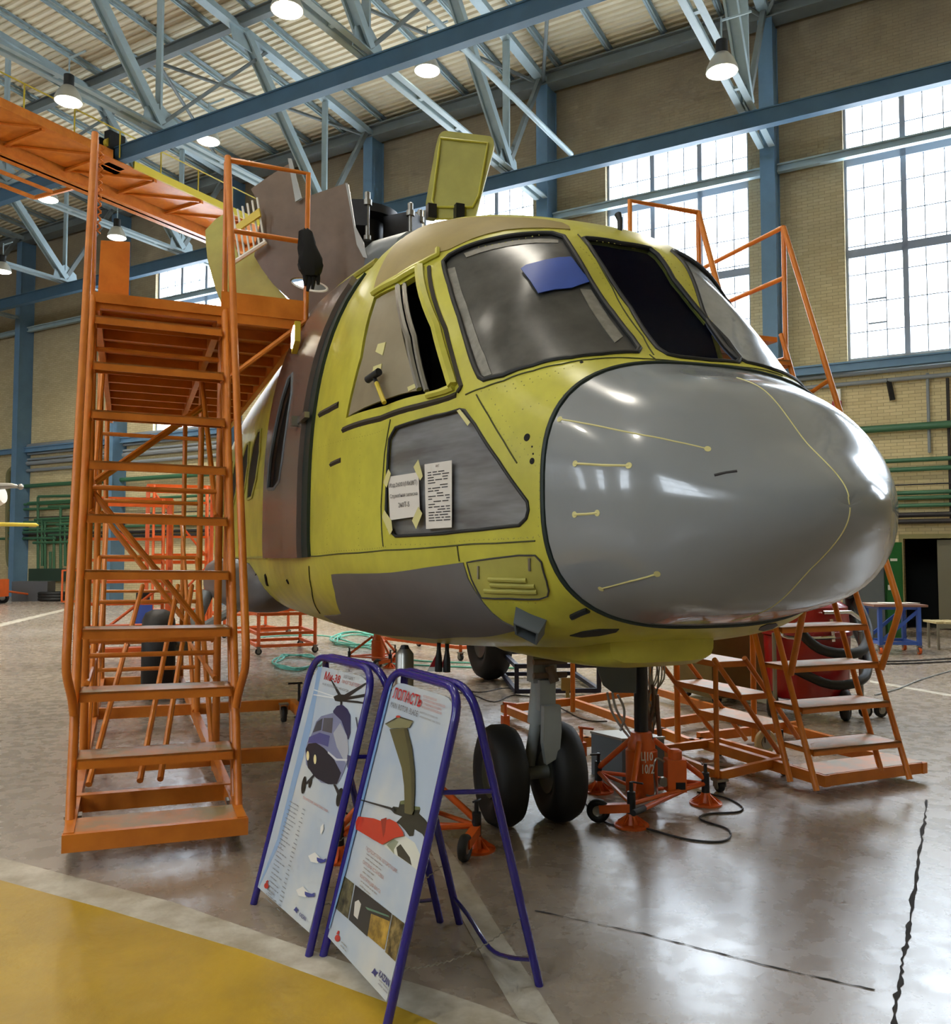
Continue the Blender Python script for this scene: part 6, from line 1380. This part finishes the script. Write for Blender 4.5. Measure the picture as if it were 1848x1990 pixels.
# orange stands farther along the helicopter, seen through the stair
def tower(k, l, w, dpt, h, nt, label):
    o = heli(k, l, 0); t = thing('maintenance_stand', o, label, 'access stair', 'stands seen through the stair')
    A_ = -FW; E_ = -ST
    for dx in (-w / 2, w / 2):
        for dy in (0, dpt): mb = MB(); mb.bar(o + E_ * dx + A_ * dy + UP * .1, o + E_ * dx + A_ * dy + UP * h, .06, .06); mb.build('post', M['orange_red'], t)
    for z in (.15, h * .5, h):
        mb = MB(); q = [o - E_ * w / 2, o + E_ * w / 2, o + E_ * w / 2 + A_ * dpt, o - E_ * w / 2 + A_ * dpt]
        for i in range(4): mb.bar(q[i] + UP * z, q[(i + 1) % 4] + UP * z, .05, .06)
        mb.build('rail', M['orange_red'], t)
    mb = MB(); mb.tube([o - E_ * w / 2 + UP * .2, o + E_ * w / 2 + UP * h * .5], .025, 6); mb.tube([o + E_ * w / 2 + UP * h * .5, o - E_ * w / 2 + UP * h], .025, 6); mb.tube([o + E_ * w / 2 + UP * .2, o + E_ * w / 2 + A_ * dpt + UP * h * .9], .025, 6); mb.build('brace', M['orange_red'], t, True)
    for i in range(nt): z = .3 + (h - .3) * i / nt; mb = MB(); mb.box(o - A_ * (.1 + .14 * (nt - i)) + UP * z, E_ * w * .4, A_ * .11, UP * .02); mb.build('tread', M['orange_red'], t)
    for s in (-1, 1): mb = MB(); mb.tube([o - A_ * (.1 + .14 * nt) + E_ * s * w * .41 + UP * .1, o - A_ * .1 + E_ * s * w * .41 + UP * h], .025, 6); mb.build('stile', M['orange_red'], t, True)
    for dx in (-w / 2, w / 2):
        for dy in (.05, dpt - .05): caster(o + E_ * dx + A_ * dy, E_, .08, t)
tower(-9.6, 2.5, 1.3, 1.6, 2.5, 7, 'red-orange stair stand seen through the middle of the tall left stair'); tower(-13.2, 1.6, 1.2, 1.6, 3.0, 8, 'farther red-orange stand behind it toward the tail')
p = heli(-11.9, 2.25, 0); CM = thing('compressor', p, 'small blue machine on the floor seen through the lower steps of the left stair', 'machine')
mb = MB(); mb.box(p + UP * .62, FW * .2, ST * .16, UP * .2); mb.build('tank', M['blue_paint'], CM); mb = MB(); mb.lathe(p + UP * .82, UP, [(0, .12), (.15, .12), (.2, .05)], 12); mb.build('motor', M['dark_steel'], CM, True); mb = MB(); mb.box(p + UP * .28, FW * .24, ST * .2, UP * .14); mb.build('base', M['orange_red'], CM)
for s in (-1, 1): wheel(p + FW * .2 * s + UP * .12 + ST * .23, ST, .12, .06, 'wheel', CM, 'steel'); wheel(p + FW * .2 * s + UP * .12 - ST * .23, ST, .12, .06, 'wheel', CM, 'steel')
# ================================================================ camera, sky, exposure
cam = bpy.data.cameras.new('camera'); co = bpy.data.objects.new('camera', cam); COL.objects.link(co)
cam.sensor_fit = 'VERTICAL'; cam.sensor_height = 36.0; cam.lens = 36.0 * F / 1990.0; cam.clip_start = .05; cam.clip_end = 400
co.location = (0, 0, HC); co.rotation_euler = (math.pi / 2 + PIT, 0, 0)
sc = bpy.context.scene; sc.camera = co
w = bpy.data.worlds.new('overcast_sky'); sc.world = w; w.use_nodes = True
bg = w.node_tree.nodes['Background']; bg.inputs['Color'].default_value = (.93, .97, 1.0, 1); bg.inputs['Strength'].default_value = SKY if 'SKY' in globals() else 14.0
sc.view_settings.view_transform = 'Standard'; sc.view_settings.look = 'None'; sc.view_settings.gamma = 1.0; sc.view_settings.use_curve_mapping = False
sc.view_settings.exposure = 0.5
try:
    sc.cycles.use_denoising = True; sc.cycles.denoiser = 'OPENIMAGEDENOISE'
except Exception: pass
sc.cycles.max_bounces = 6; sc.cycles.diffuse_bounces = 3; sc.cycles.glossy_bounces = 3; sc.cycles.transmission_bounces = 2; sc.cycles.transparent_max_bounces = 8
sc.cycles.use_adaptive_sampling = True; sc.cycles.adaptive_threshold = 0.1; sc.cycles.adaptive_min_samples = 14
sc.cycles.sample_clamp_indirect = 8.0; sc.cycles.caustics_reflective = False; sc.cycles.caustics_refractive = False
